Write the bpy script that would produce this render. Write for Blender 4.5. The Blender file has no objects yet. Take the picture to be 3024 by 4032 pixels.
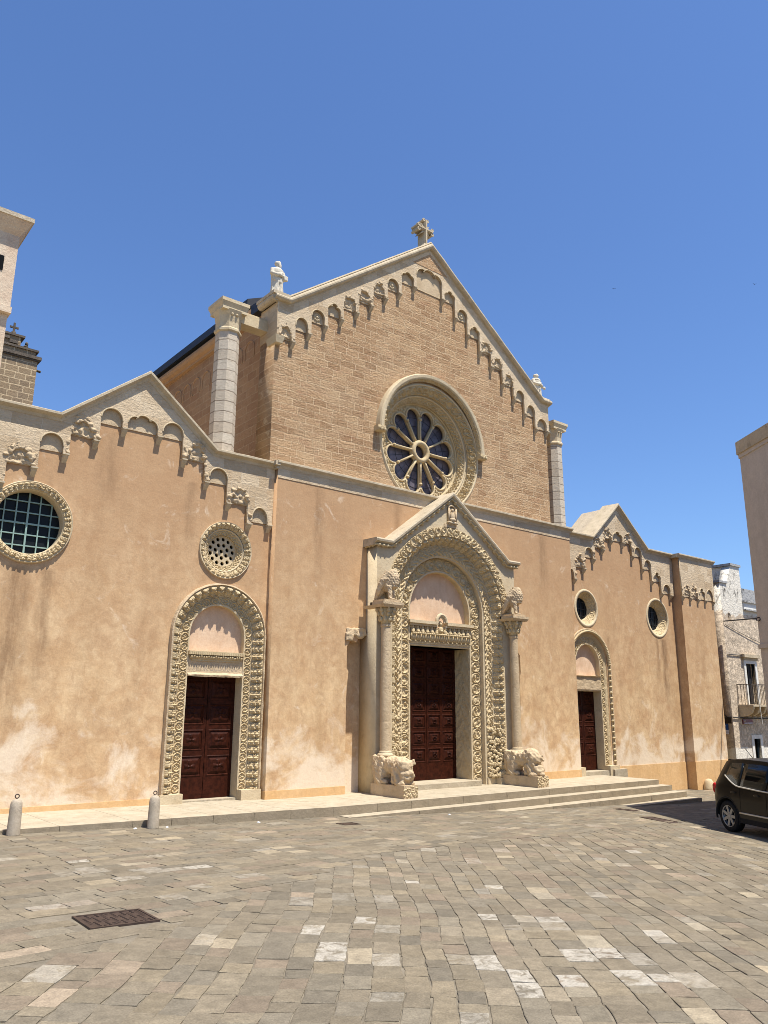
import bpy, bmesh, math, random
import numpy as np
from mathutils import Vector, Matrix
random.seed(7); RS = np.random.RandomState(11)
S = bpy.context.scene
PI = math.pi

# ------------------------------------------------------------------ camera, sky, sun, exposure
FPX, CX, CY, IW, IH = 3085., 1512., 2016., 3024, 4032
def unit(v): v = np.array(v, float); return v / np.linalg.norm(v)
up_c = unit([(1591-CX)/FPX, (10325+CY)/FPX, -1])
x_c = unit([(5416-CX)/FPX, -(2813-CY)/FPX, -1]); x_c = unit(x_c - up_c*np.dot(x_c, up_c))
y_c = np.cross(up_c, x_c)
ROT = np.stack([x_c, y_c, up_c])
cam = bpy.data.cameras.new("camera"); camo = bpy.data.objects.new("camera", cam)
S.collection.objects.link(camo)
M4 = Matrix([list(ROT[0])+[0.0], list(ROT[1])+[-14.9357], list(ROT[2])+[1.9], [0, 0, 0, 1]])
camo.matrix_world = M4
cam.sensor_fit = 'HORIZONTAL'; cam.sensor_width = 36.0; cam.lens = 36.0*FPX/IW
cam.clip_start = 0.1; cam.clip_end = 3000
S.camera = camo
S.render.resolution_x, S.render.resolution_y = 768, 1024

SUN = Vector((0.09, -0.385, 1.0)).normalized()          # towards the sun
w = bpy.data.worlds.new("World"); S.world = w; w.use_nodes = True
nt = w.node_tree; bg = nt.nodes['Background']
sky = nt.nodes.new('ShaderNodeTexSky'); sky.sky_type = 'NISHITA'; sky.sun_disc = False
sky.sun_elevation = math.asin(SUN.z); sky.sun_rotation = math.atan2(SUN.x, SUN.y)
sky.air_density = 1.15; sky.dust_density = 0.55; sky.ozone_density = 3.2; sky.altitude = 50
tint = nt.nodes.new('ShaderNodeMix'); tint.data_type = 'RGBA'; tint.blend_type = 'MULTIPLY'; tint.inputs[0].default_value = 1.0
nt.links.new(sky.outputs[0], tint.inputs[6]); tint.inputs[7].default_value = (0.66, 0.82, 1.08, 1)
nt.links.new(tint.outputs[2], bg.inputs[0]); bg.inputs[1].default_value = 0.10
sl = bpy.data.lights.new("sun", 'SUN'); sl.energy = 5.0; sl.angle = math.radians(0.53); sl.color = (1, 0.955, 0.88)
so = bpy.data.objects.new("sun", sl); S.collection.objects.link(so)
so.rotation_euler = SUN.to_track_quat('Z', 'Y').to_euler()
S.cycles.filter_width = 0.9
vs = S.view_settings; vs.view_transform = 'Standard'; vs.look = 'None'; vs.exposure = 0.68; vs.gamma = 1.0

# ------------------------------------------------------------------ helpers: materials
class NT:
    def __init__(s, name, rough=0.9, spec=0.25):
        s.m = bpy.data.materials.new(name); s.m.use_nodes = True
        s.t = s.m.node_tree; s.b = s.t.nodes['Principled BSDF']
        s.b.inputs['Roughness'].default_value = rough
        s.b.inputs['Specular IOR Level'].default_value = spec
        s.tc = s.t.nodes.new('ShaderNodeTexCoord')
    def n(s, k): return s.t.nodes.new(k)
    def link(s, a, b): s.t.links.new(a, b)
    def map(s, scale=(1, 1, 1), rot=(0, 0, 0), loc=(0, 0, 0)):
        m = s.n('ShaderNodeMapping'); s.link(s.tc.outputs['Object'], m.inputs[0])
        m.inputs['Scale'].default_value = scale; m.inputs['Rotation'].default_value = rot; m.inputs['Location'].default_value = loc
        return m.outputs[0]
    def noise(s, scale, detail=4, rough=0.55, vec=None, dist=0.0):
        n = s.n('ShaderNodeTexNoise'); n.inputs['Scale'].default_value = scale
        n.inputs['Detail'].default_value = detail; n.inputs['Roughness'].default_value = rough
        n.inputs['Distortion'].default_value = dist
        s.link(vec if vec is not None else s.tc.outputs['Object'], n.inputs['Vector'])
        return n.outputs['Fac']
    def ramp(s, fac, stops):
        r = s.n('ShaderNodeValToRGB'); e = r.color_ramp.elements
        while len(e) < len(stops): e.new(0.5)
        for i, (p, c) in enumerate(stops):
            e[i].position = p
            e[i].color = (c, c, c, 1) if isinstance(c, (int, float)) else (*c, 1)
        s.link(fac, r.inputs[0]); return r.outputs[0]
    def mix(s, fac, a, b, mode='MIX'):
        m = s.n('ShaderNodeMix'); m.data_type = 'RGBA'; m.blend_type = mode
        for sock, v in ((m.inputs[0], fac), (m.inputs[6], a), (m.inputs[7], b)):
            if isinstance(v, (int, float)): sock.default_value = v
            elif isinstance(v, tuple): sock.default_value = (*v, 1)
            else: s.link(v, sock)
        return m.outputs[2]
    def math(s, op, a, b=0.0):
        m = s.n('ShaderNodeMath'); m.operation = op
        for sock, v in ((m.inputs[0], a), (m.inputs[1], b)):
            if isinstance(v, (int, float)): sock.default_value = v
            else: s.link(v, sock)
        return m.outputs[0]
    def z(s):
        x = s.n('ShaderNodeSeparateXYZ'); s.link(s.tc.outputs['Object'], x.inputs[0]); return x.outputs
    def bump(s, h, strength=0.5, dist=0.02, prev=None):
        b = s.n('ShaderNodeBump'); b.inputs['Strength'].default_value = strength; b.inputs['Distance'].default_value = dist
        s.link(h, b.inputs['Height'])
        if prev is not None: s.link(prev, b.inputs['Normal'])
        return b.outputs[0]
    def done(s, col, normal=None, rough=None):
        if isinstance(col, tuple): s.b.inputs['Base Color'].default_value = (*col, 1)
        else: s.link(col, s.b.inputs['Base Color'])
        if normal is not None: s.link(normal, s.b.inputs['Normal'])
        if rough is not None: s.link(rough, s.b.inputs['Roughness'])
        return s.m

def plaster_mat(name, c1, c2, c3, pale, salt=1.0, drips=()):
    t = NT(name, 0.93, 0.15)
    big = t.ramp(t.noise(0.55, 5, 0.6), [(0.3, 0.0), (0.7, 1.0)])
    mid = t.ramp(t.noise(2.3, 6, 0.65, dist=0.6), [(0.32, 0.0), (0.68, 1.0)])
    streak = t.ramp(t.noise(2.2, 5, 0.6, vec=t.map((1.0, 1.0, 0.14))), [(0.42, 0.0), (0.72, 1.0)])
    c = t.mix(big, c1, c2)
    c = t.mix(t.math('MULTIPLY', mid, 0.9), c, c3)
    c = t.mix(t.math('MULTIPLY', streak, 0.42), c, tuple(v*0.62 for v in c1))
    m2 = t.ramp(t.noise(5.5, 6, 0.7, vec=t.map((1, 1, 0.8), loc=(1, 5, 9)), dist=0.7), [(0.40, 0.0), (0.66, 1.0)])
    c = t.mix(t.math('MULTIPLY', m2, 0.5), c, tuple(v*0.78 for v in c2))
    rise = t.ramp(t.math('MULTIPLY', t.math('ADD', t.z()[2], t.math('MULTIPLY', t.noise(0.8, 4, 0.6, vec=t.map(loc=(6, 6, 1))), 3.0)), 0.125), [(0.50, 0.0), (1.15, 1.0)])
    c = t.mix(t.math('MULTIPLY', rise, 0.8*salt), c, tuple(v*0.93 for v in c2))
    # pale salt bloom rising from the ground
    zz = t.z()[2]
    hgt = t.math('MULTIPLY', t.math('SUBTRACT', 2.1, zz), 0.5)
    bl = t.math('ADD', hgt, t.math('MULTIPLY', t.math('SUBTRACT', t.noise(1.15, 6, 0.62, dist=0.5), 0.5), 3.4))
    bl = t.ramp(bl, [(0.45, 0.0), (0.95, 1.0)])
    c = t.mix(t.math('MULTIPLY', bl, 0.72*salt), c, pale)
    patch = t.ramp(t.noise(1.7, 7, 0.7, vec=t.map(loc=(3, 7, 11)), dist=1.0), [(0.60, 0.0), (0.74, 1.0)])
    c = t.mix(t.math('MULTIPLY', patch, 0.6), c, pale)
    dark = t.ramp(t.noise(1.4, 6, 0.7, vec=t.map((1.3, 1.3, 0.5), loc=(9, 2, 1)), dist=0.5), [(0.56, 0.0), (0.8, 1.0)])
    c = t.mix(t.math('MULTIPLY', dark, 0.42), c, tuple(v*0.60 for v in c2))
    for (xc, wd, zt, zb, k) in drips:                      # rain and rust streaks with a place of their own
        X = t.z()[0]; Z = t.z()[2]; wob = t.math('MULTIPLY', t.math('SUBTRACT', t.noise(1.6, 4, 0.6), 0.5), 0.35)
        a = t.ramp(t.math('DIVIDE', t.math('ABSOLUTE', t.math('ADD', t.math('SUBTRACT', X, xc), wob)), wd), [(0.25, 1.0), (1.0, 0.0)])
        u = t.math('DIVIDE', t.math('SUBTRACT', Z, zb), zt-zb); v = t.math('MULTIPLY', t.ramp(u, [(0.0, 0.0), (0.35, 1.0)]), t.ramp(u, [(0.97, 1.0), (1.0, 0.0)]))
        br = t.ramp(t.noise(4.0, 5, 0.65, vec=t.map((1.6, 1, 0.25))), [(0.35, 0.2), (0.6, 1.0)])
        c = t.mix(t.math('MULTIPLY', t.math('MULTIPLY', a, v), t.math('MULTIPLY', br, k)), c, tuple(q*0.5 for q in c2))
    fine = t.noise(30, 5, 0.7)
    c = t.mix(0.16, c, t.ramp(fine, [(0.3, 0.25), (0.7, 0.9)]), 'OVERLAY')
    nb = t.bump(t.noise(9, 6, 0.6), 0.22, 0.03); nb = t.bump(fine, 0.15, 0.01, nb)
    return t.done(c, nb)

def stone_mat(name, c1, c2, grime=0.35, bump=0.5, scale=1.0, dark=(0.10, 0.085, 0.06)):
    t = NT(name, 0.92, 0.15)
    c = t.mix(t.ramp(t.noise(3.2*scale, 6, 0.62), [(0.3, 0.0), (0.7, 1.0)]), c1, c2)
    g = t.ramp(t.noise(5.5*scale, 7, 0.7, vec=t.map(loc=(4, 4, 4)), dist=0.4), [(0.54, 0.0), (0.78, 1.0)])
    c = t.mix(t.math('MULTIPLY', g, grime), c, dark)
    f = t.noise(55*scale, 4, 0.7)
    c = t.mix(0.2, c, t.ramp(f, [(0.3, 0.2), (0.7, 0.95)]), 'OVERLAY')
    nb = t.bump(t.noise(16*scale, 7, 0.65), bump, 0.02); nb = t.bump(f, bump*0.5, 0.006, nb)
    return t.done(c, nb)

def ashlar_mat(name, c1, c2, mortar, bw=0.42, bh=0.2, rough_bump=1.0, msize=0.012, axis='XZ', pale=None, hue=(0.42, 0.20, 0.11), bdist=0.03, worn=0.0):
    t = NT(name, 0.94, 0.1)
    m = t.map((1, 1, 1), (PI/2, 0, 0) if axis == 'XZ' else ((PI/2, 0, PI/2)))
    if axis == 'XZ': m = t.map((1, 1, 1), (-PI/2, 0, 0))
    else:
        sp = t.z(); cb = t.n('ShaderNodeCombineXYZ'); t.link(sp[1], cb.inputs[0]); t.link(sp[2], cb.inputs[1]); m = cb.outputs[0]
    if axis == 'XZ':
        sp = t.z(); cb = t.n('ShaderNodeCombineXYZ'); t.link(sp[0], cb.inputs[0]); t.link(sp[2], cb.inputs[1]); m = cb.outputs[0]
    nz = t.n('ShaderNodeTexNoise'); nz.inputs['Scale'].default_value = 5; nz.inputs['Detail'].default_value = 3; t.link(t.tc.outputs['Object'], nz.inputs['Vector'])
    va = t.n('ShaderNodeVectorMath'); va.operation = 'MULTIPLY_ADD'; t.link(nz.outputs['Color'], va.inputs[0]); va.inputs[1].default_value = (0.05, 0.04, 0); t.link(m, va.inputs[2])
    b = t.n('ShaderNodeTexBrick'); t.link(va.outputs[0], b.inputs['Vector'])
    b.inputs['Scale'].default_value = 1.0; b.inputs['Brick Width'].default_value = bw; b.inputs['Row Height'].default_value = bh
    b.inputs['Mortar Size'].default_value = msize; b.inputs['Mortar Smooth'].default_value = 0.35; b.inputs['Bias'].default_value = 0.0
    b.inputs['Color1'].default_value = (*c1, 1); b.inputs['Color2'].default_value = (*c2, 1); b.inputs['Mortar'].default_value = (*mortar, 1)
    b.offset = 0.47; b.squash = 1.25; b.squash_frequency = 3
    bands = t.noise(1.0, 6, 0.65)
    c0 = b.outputs['Color']
    if worn: c0 = t.mix(t.math('MULTIPLY', t.ramp(t.noise(4.5, 6, 0.7, vec=t.map(loc=(3, 3, 8)), dist=0.6), [(0.42, 0.0), (0.58, 1.0)]), worn), c0, tuple(v*0.94 for v in c1))
    c = t.mix(t.math('MULTIPLY', t.ramp(bands, [(0.45, 0.0), (0.75, 1.0)]), 0.45), c0, pale if pale else mortar)
    red = t.ramp(t.noise(1.9, 5, 0.7, vec=t.map((1, 1, 2.4), loc=(5, 1, 3))), [(0.56, 0.0), (0.76, 1.0)])
    c = t.mix(t.math('MULTIPLY', red, 0.55), c, hue)
    r = t.noise(13, 7, 0.72, vec=t.map((0.75, 0.75, 1.6)), dist=0.8)
    c = t.mix(t.math('MULTIPLY', t.ramp(r, [(0.48, 0.0), (0.68, 1.0)]), 0.5), c, tuple(v*0.5 for v in c1))
    c = t.mix(t.math('MULTIPLY', t.ramp(t.noise(16, 6, 0.7, vec=t.map(loc=(8, 3, 2))), [(0.55, 0.0), (0.7, 1.0)]), 0.4), c, mortar)
    n1 = t.bump(r, rough_bump, bdist)
    n2 = t.bump(t.math('SUBTRACT', 1.0, b.outputs['Fac']), 0.55, 0.012, n1)
    n3 = t.bump(t.noise(45, 5, 0.7), 0.4, 0.012, n2)
    return t.done(c, n3)

def plain(name, col, rough=0.6, spec=0.4, metal=0.0, var=0.15, scale=8):
    t = NT(name, rough, spec); t.b.inputs['Metallic'].default_value = metal
    n = t.noise(scale, 5, 0.6)
    c = t.mix(t.ramp(n, [(0.3, 0.0), (0.7, 1.0)]), tuple(v*(1-var) for v in col), tuple(min(1, v*(1+var)) for v in col))
    return t.done(c, t.bump(n, 0.12, 0.01))

M = {}
M['plaster'] = plaster_mat('ochre_plaster', (0.565, 0.368, 0.190), (0.430, 0.258, 0.136), (0.680, 0.495, 0.290), (0.73, 0.61, 0.46), drips=((3.75, 0.28, 4.4, 1.3, .75), (4.25, 0.16, 4.4, 2.0, .6), (24.85, 0.22, 4.3, 1.9, .9), (24.4, 0.15, 4.3, 2.6, .6), (10.2, 0.2, 7.0, 4.6, .5), (12.6, 0.16, 7.0, 5.6, .5), (18.3, 0.25, 7.0, 5.2, .5), (21.6, 0.15, 4.2, 1.5, .5), (7.0, 0.18, 6.6, 4.9, .4), (5.2, 0.3, 7.3, 5.6, .4)))
M['plaster_base'] = plaster_mat('ochre_plinth_plaster', (0.60, 0.375, 0.168), (0.60, 0.355, 0.150), (0.66, 0.43, 0.215), (0.68, 0.49, 0.30), 0.15)
M['tymp'] = plaster_mat('pink_tympanum_plaster', (0.66, 0.455, 0.29), (0.61, 0.40, 0.255), (0.72, 0.54, 0.38), (0.74, 0.61, 0.47), 0.6)
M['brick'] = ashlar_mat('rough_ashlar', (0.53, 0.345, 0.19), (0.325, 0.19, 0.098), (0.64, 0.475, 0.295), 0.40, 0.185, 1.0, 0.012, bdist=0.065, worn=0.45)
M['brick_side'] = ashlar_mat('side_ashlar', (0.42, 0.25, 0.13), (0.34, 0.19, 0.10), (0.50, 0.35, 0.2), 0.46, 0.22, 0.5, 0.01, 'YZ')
M['carved'] = stone_mat('carved_limestone', (0.53, 0.425, 0.258), (0.44, 0.335, 0.19), 0.35, 0.5)
M['stone'] = stone_mat('pale_limestone', (0.55, 0.45, 0.295), (0.47, 0.37, 0.23), 0.32, 0.5)
M['stone_worn'] = stone_mat('worn_limestone', (0.54, 0.42, 0.27), (0.43, 0.32, 0.195), 0.40, 1.0)
M['cornice'] = stone_mat('weathered_cornice_stone', (0.50, 0.415, 0.29), (0.40, 0.325, 0.215), 0.6, 0.6)
M['frieze'] = ashlar_mat('frieze_blocks', (0.63, 0.50, 0.335), (0.47, 0.345, 0.21), (0.62, 0.50, 0.34), 0.44, 0.26, 0.9, 0.006, pale=(0.68, 0.565, 0.40), hue=(0.50, 0.34, 0.20))
M['pier'] = ashlar_mat('pier_blocks', (0.54, 0.47, 0.365), (0.47, 0.39, 0.29), (0.20, 0.155, 0.11), 3.0, 0.26, 0.45, 0.014, pale=(0.62, 0.52, 0.4), hue=(0.5, 0.4, 0.28))
M['statue'] = stone_mat('white_statue_stone', (0.58, 0.53, 0.43), (0.50, 0.445, 0.345), 0.3, 0.4)
M['wood'] = plain('dark_red_wood', (0.034, 0.0085, 0.004), 0.5, 0.10, 0, 0.5, 14)
M['glass_rose'] = plain('dull_violet_glass', (0.115, 0.102, 0.122), 0.4, 0.3, 0, 0.4, 5)
M['glass_dark'] = plain('dark_window_glass', (0.012, 0.014, 0.015), 0.3, 0.10, 0, 0.2, 2)
M['iron_green'] = plain('pale_green_painted_iron', (0.22, 0.32, 0.28), 0.5, 0.4, 0, 0.1, 10)
M['roof_dark'] = plain('dark_roof_sheet', (0.022, 0.022, 0.024), 0.5, 0.4, 0, 0.2, 5)
M['tiles'] = stone_mat('weathered_roof_slabs', (0.50, 0.42, 0.30), (0.38, 0.31, 0.22), 0.6, 1.0)
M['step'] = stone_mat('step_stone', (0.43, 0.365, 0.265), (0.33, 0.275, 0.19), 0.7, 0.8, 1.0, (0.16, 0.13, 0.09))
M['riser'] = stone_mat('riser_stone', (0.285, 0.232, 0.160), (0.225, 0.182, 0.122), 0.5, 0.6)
M['black'] = plain('blackness', (0.006, 0.006, 0.006), 0.9, 0.1)
M['letter'] = plain('engraved_letters', (0.36, 0.29, 0.21), 0.95, 0.1)
M['iron'] = plain('rusty_cast_iron', (0.070, 0.047, 0.036), 0.55, 0.4, 0.4, 0.3, 30)
M['bollard'] = stone_mat('grey_bollard_stone', (0.43, 0.36, 0.27), (0.34, 0.28, 0.20), 0.3, 0.6, 2)

# ------------------------------------------------------------------ helpers: objects and meshes
def link(o, parent=None):
    S.collection.objects.link(o)
    if parent is not None: o.parent = parent
    return o
WORLD = {}
def thing(name, label, cat, loc=(0, 0, 0), rz=0.0, group=None):
    o = bpy.data.objects.new(name, None); o.empty_display_size = 0.2; link(o)
    o.location = loc; o.rotation_euler = (0, 0, rz); o['label'] = label; o['category'] = cat
    if group: o['group'] = group
    return o
def tag(o, label, cat, group=None):
    o['label'] = label; o['category'] = cat
    if group: o['group'] = group
    return o
def struct(o): o['kind'] = 'structure'; return o
def mk(name, verts, faces, mat, parent=None, smooth=False, recalc=True):
    me = bpy.data.meshes.new(name); me.from_pydata([tuple(v) for v in verts], [], faces)
    if recalc:
        bm = bmesh.new(); bm.from_mesh(me); bmesh.ops.recalc_face_normals(bm, faces=bm.faces); bm.to_mesh(me); bm.free()
    if smooth: me.polygons.foreach_set('use_smooth', [True]*len(me.polygons))
    me.materials.append(mat if not isinstance(mat, str) else M[mat])
    o = bpy.data.objects.new(name, me); return link(o, parent)
class MB:
    def __init__(s): s.v = []; s.f = []
    def add(s, v, f):
        n = len(s.v); s.v += [tuple(p) for p in v]; s.f += [tuple(i+n for i in q) for q in f]; return s
    def box(s, x0, x1, y0, y1, z0, z1):
        v = [(x0, y0, z0), (x1, y0, z0), (x1, y1, z0), (x0, y1, z0), (x0, y0, z1), (x1, y0, z1), (x1, y1, z1), (x0, y1, z1)]
        return s.add(v, [(0, 3, 2, 1), (4, 5, 6, 7), (0, 1, 5, 4), (1, 2, 6, 5), (2, 3, 7, 6), (3, 0, 4, 7)])
    def frust(s, c, a0, b0, a1, b1, z0, z1, dx=0, dy=0):      # rectangular frustum
        v = [(c[0]+i*a0, c[1]+j*b0, z0) for i, j in ((-1, -1), (1, -1), (1, 1), (-1, 1))]
        v += [(c[0]+dx+i*a1, c[1]+dy+j*b1, z1) for i, j in ((-1, -1), (1, -1), (1, 1), (-1, 1))]
        return s.add(v, [(0, 3, 2, 1), (4, 5, 6, 7), (0, 1, 5, 4), (1, 2, 6, 5), (2, 3, 7, 6), (3, 0, 4, 7)])
    def lathe(s, c, prof, n=24, rot=0.0, sx=1.0, sy=1.0, cap=True):   # prof: (r, z)
        v = []; f = []
        for r, z in prof:
            for k in range(n):
                a = 2*PI*k/n+rot; v.append((c[0]+r*sx*math.cos(a), c[1]+r*sy*math.sin(a), c[2]+z))
        for i in range(len(prof)-1):
            for k in range(n):
                k2 = (k+1) % n; f.append((i*n+k, i*n+k2, (i+1)*n+k2, (i+1)*n+k))
        if cap: f.append(tuple(reversed(range(n)))); f.append(tuple(range((len(prof)-1)*n, len(prof)*n)))
        return s.add(v, f)
    def tube(s, pts, r, n=8, closed=False):
        pts = [Vector(p) for p in pts]; v = []; f = []; m = len(pts)
        rr = r if isinstance(r, (list, tuple)) else [r]*m
        for i, p in enumerate(pts):
            a = pts[(i-1) % m] if (closed or i > 0) else p; b = pts[(i+1) % m] if (closed or i < m-1) else p
            d = (b-a).normalized(); u = d.orthogonal().normalized() if abs(d.y) > 0.9 else d.cross(Vector((0, 1, 0))).normalized(); w_ = d.cross(u)
            for k in range(n):
                q = 2*PI*k/n; v.append(p+(u*math.cos(q)+w_*math.sin(q))*rr[i])
        for i in range(m if closed else m-1):
            j = (i+1) % m
            for k in range(n):
                k2 = (k+1) % n; f.append((i*n+k, i*n+k2, j*n+k2, j*n+k))
        if not closed: f.append(tuple(reversed(range(n)))); f.append(tuple(range((m-1)*n, m*n)))
        return s.add(v, f)
    def ball(s, c, rx, ry=None, rz=None, n=12, m=8):
        ry = ry or rx; rz = rz or rx; v = [(c[0], c[1], c[2]-rz)]; f = []
        for i in range(1, m):
            a = PI*i/m-PI/2
            for k in range(n):
                q = 2*PI*k/n; v.append((c[0]+rx*math.cos(a)*math.cos(q), c[1]+ry*math.cos(a)*math.sin(q), c[2]+rz*math.sin(a)))
        v.append((c[0], c[1], c[2]+rz)); L = len(v)-1
        for k in range(n):
            f.append((0, 1+(k+1) % n, 1+k)); f.append((L, L-n+k, L-n+(k+1) % n))
        for i in range(m-2):
            for k in range(n):
                a = 1+i*n; f.append((a+k, a+(k+1) % n, a+n+(k+1) % n, a+n+k))
        return s.add(v, f)
    def prism(s, poly, y0, y1):                                # convex polygon in x,z
        n = len(poly); v = [(x, y0, z) for x, z in poly]+[(x, y1, z) for x, z in poly]
        f = [tuple(range(n)), tuple(reversed(range(n, 2*n)))]+[(i, i+n, (i+1) % n+n, (i+1) % n) for i in range(n)]
        return s.add(v, f)
    def obj(s, name, mat, parent=None, smooth=False): return mk(name, s.v, s.f, mat, parent, smooth)

def eval_mesh(o):
    dg = bpy.context.evaluated_depsgraph_get(); me = bpy.data.meshes.new_from_object(o.evaluated_get(dg)); return me
def remesh(o, vox=0.012, smooth=2, rough=0.0, sc=1.0):
    md = o.modifiers.new('r', 'REMESH'); md.mode = 'VOXEL'; md.voxel_size = vox; md.use_smooth_shade = True
    sm = o.modifiers.new('s', 'SMOOTH'); sm.iterations = smooth; sm.factor = 0.5
    bpy.context.view_layer.update(); me = eval_mesh(o); o.modifiers.clear()
    mats = list(o.data.materials); o.data = me; me.materials.clear()
    for m in mats: me.materials.append(m)
    if rough:
        n = len(me.vertices); co = np.empty(n*3); no = np.empty(n*3); me.vertices.foreach_get('co', co); me.vertices.foreach_get('normal', no); co = co.reshape(-1, 3); no = no.reshape(-1, 3)
        h = fbm(co[:, 0]*14*sc+co[:, 2]*9*sc, co[:, 1]*14*sc-co[:, 2]*11*sc, 4)+fbm(co[:, 2]*15*sc+3, co[:, 1]*13*sc+co[:, 0]*6*sc, 4)-1.0
        me.vertices.foreach_set('co', (co+no*(h*rough)[:, None]).ravel())
    me.polygons.foreach_set('use_smooth', [True]*len(me.polygons)); return o
def plate(name, outer, holes, y0, y1, mat, parent=None):       # flat slab in the x,z plane with holes, y0 front, y1 back
    cu = bpy.data.curves.new(name, 'CURVE'); cu.dimensions = '2D'; cu.fill_mode = 'BOTH'; cu.extrude = abs(y1-y0)/2
    for loop in [outer]+list(holes):
        sp = cu.splines.new('POLY'); sp.points.add(len(loop)-1); sp.use_cyclic_u = True
        for p, (x, z) in zip(sp.points, loop): p.co = (x, z, 0, 1)
    o = bpy.data.objects.new(name, cu); S.collection.objects.link(o); bpy.context.view_layer.update()
    me = eval_mesh(o); bpy.data.objects.remove(o); bpy.data.curves.remove(cu)
    ym = (y0+y1)/2; n = len(me.vertices); co = np.empty(n*3); me.vertices.foreach_get('co', co); co = co.reshape(-1, 3)
    me.vertices.foreach_set('co', np.stack([co[:, 0], co[:, 2]+ym, co[:, 1]], 1).ravel())
    bm = bmesh.new(); bm.from_mesh(me); bmesh.ops.remove_doubles(bm, verts=bm.verts, dist=1e-5)
    bmesh.ops.recalc_face_normals(bm, faces=bm.faces); bm.to_mesh(me); bm.free()
    me.materials.clear(); me.materials.append(M[mat] if isinstance(mat, str) else mat); me.name = name
    ob = bpy.data.objects.new(name, me); return link(ob, parent)
def arc(cx, cz, r, a0, a1, n): return [(cx+r*math.cos(a0+(a1-a0)*i/n), cz+r*math.sin(a0+(a1-a0)*i/n)) for i in range(n+1)]
def circ(cx, cz, r, n=64): return arc(cx, cz, r, 0, 2*PI, n)[:-1]
def arch_hole(cx, hw, z0, zs, n=24): return [(cx+hw, z0), (cx+hw, zs)]+arc(cx, zs, hw, 0, PI, n)[1:-1]+[(cx-hw, zs), (cx-hw, z0)]

# value noise and carved height functions (s metres along, t 0..1 across, w width)
_L = RS.rand(256, 256)
def vnoise(x, y):
    xi = np.floor(x).astype(int); yi = np.floor(y).astype(int); xf = x-xi; yf = y-yi
    u = xf*xf*(3-2*xf); v = yf*yf*(3-2*yf); g = lambda a, b: _L[a % 256, b % 256]
    return (g(xi, yi)*(1-u)+g(xi+1, yi)*u)*(1-v)+(g(xi, yi+1)*(1-u)+g(xi+1, yi+1)*u)*v
def fbm(x, y, o=4):
    r = 0; a = 0.5; t = 0
    for k in range(o): r = r+a*vnoise(x*2**k+17*k, y*2**k+5*k); t += a; a *= 0.55
    return r/t
def border(t, e=0.07): return np.maximum(np.clip(1-t/e, 0, 1), np.clip(1-(1-t)/e, 0, 1))**0.5
def h_scroll(s, t, w_):
    P = 1.02*w_; u = s/P; c = np.floor(u); uc = (u-c-0.5)*1.02; vc = t-0.5; r = np.hypot(uc, vc); th = np.arctan2(vc, uc)
    ring = np.exp(-((r-0.385)/0.055)**2); leaf = np.clip(1-r/0.30, 0, 1)**0.4*(0.55+0.45*np.cos(5*th+c*1.7))*(r < 0.3)
    corner = np.exp(-((np.abs(np.abs(uc)-0.5))/0.10)**2)*np.exp(-((np.abs(vc)-0.33)/0.11)**2)*0.7
    stem = np.exp(-((vc-0.40*np.sin(PI*(u)))/0.05)**2)*0.8
    return np.maximum.reduce([ring, leaf*0.95, corner, stem, border(t, 0.06)*0.9])
def h_scroll2(s, t, w_):          # denser figures in coils
    P = 0.86*w_; u = s/P; c = np.floor(u); uc = (u-c-0.5)*0.86; vc = t-0.5; r = np.hypot(uc*1.1, vc); th = np.arctan2(vc, uc)
    ring = np.exp(-((r-0.40)/0.045)**2)
    fig = np.clip(fbm(uc*6+c*3.1, vc*6+c*1.3, 2)*3.4-1.35, 0, 1)*(r < 0.34)
    off = np.exp(-((np.abs(np.abs(uc)-0.43)+np.abs(np.abs(vc)-0.40)-0.05)/0.035)**2)*0.7*(r > 0.43)
    return np.maximum.reduce([ring, fig*0.95, off, border(t, 0.05)*0.9])
def h_acanthus(s, t, w_):
    P = 0.66*w_; u = s/P; c = np.floor(u); uc = (u-c-0.5); a_ = np.abs(uc)
    edge = 0.16+0.34*np.clip(np.sin(PI*np.clip(t, 0, 1)*0.92), 0, 1)**0.6*(0.86+0.14*np.cos(2*PI*t*5.5))      # lobed outline of each leaf
    leaf_ = np.clip((edge-a_)/0.07, 0, 1)
    rib = 0.5+0.5*np.cos(2*PI*(a_*1.6-t*2.6)); spine = np.exp(-(uc/0.045)**2)
    v = leaf_*(0.40+0.42*rib*np.clip(0.3+t, 0, 1)+0.35*spine+0.25*t)*np.clip(0.6+0.9*fbm(s*7+c, t*6, 3), 0.4, 1.2)
    return np.maximum(v, 0.22*fbm(s*20, t*w_*20, 3))
def h_foliage(s, t, w_):
    n = fbm(s*13, t*w_*13, 4); m = 1-np.abs(2*fbm(s*9+40, t*w_*9+9, 3)-1)*2.2
    P = 0.55*w_; u = s/P; uc = u-np.floor(u)-0.5
    v = 0.5+0.5*np.cos(2*PI*(np.abs(t-0.5)*2.6-uc*1.0)*1.0)
    return np.clip(0.35*np.clip(m, 0, 1)+0.5*v*n*1.6+0.15*n, 0, 1)+border(t, 0.05)*0.3
def h_lace(s, t, w_):
    P = 0.62*w_; u = s/P; c = np.floor(u); uc = u-c-0.5; vc = t-0.5
    a = np.abs(np.sin(PI*(u+t*1.6))); b = np.abs(np.sin(PI*(u-t*1.6))); d = np.minimum(a, b)
    r = np.hypot(uc, vc)
    return np.clip(1-d*2.2, 0, 1)*0.9+np.exp(-((r-0.28)/0.07)**2)*0.6+border(t, 0.08)*0.7
def h_rough(s, t, w_): return fbm(s*10, t*w_*10, 5)

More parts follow.
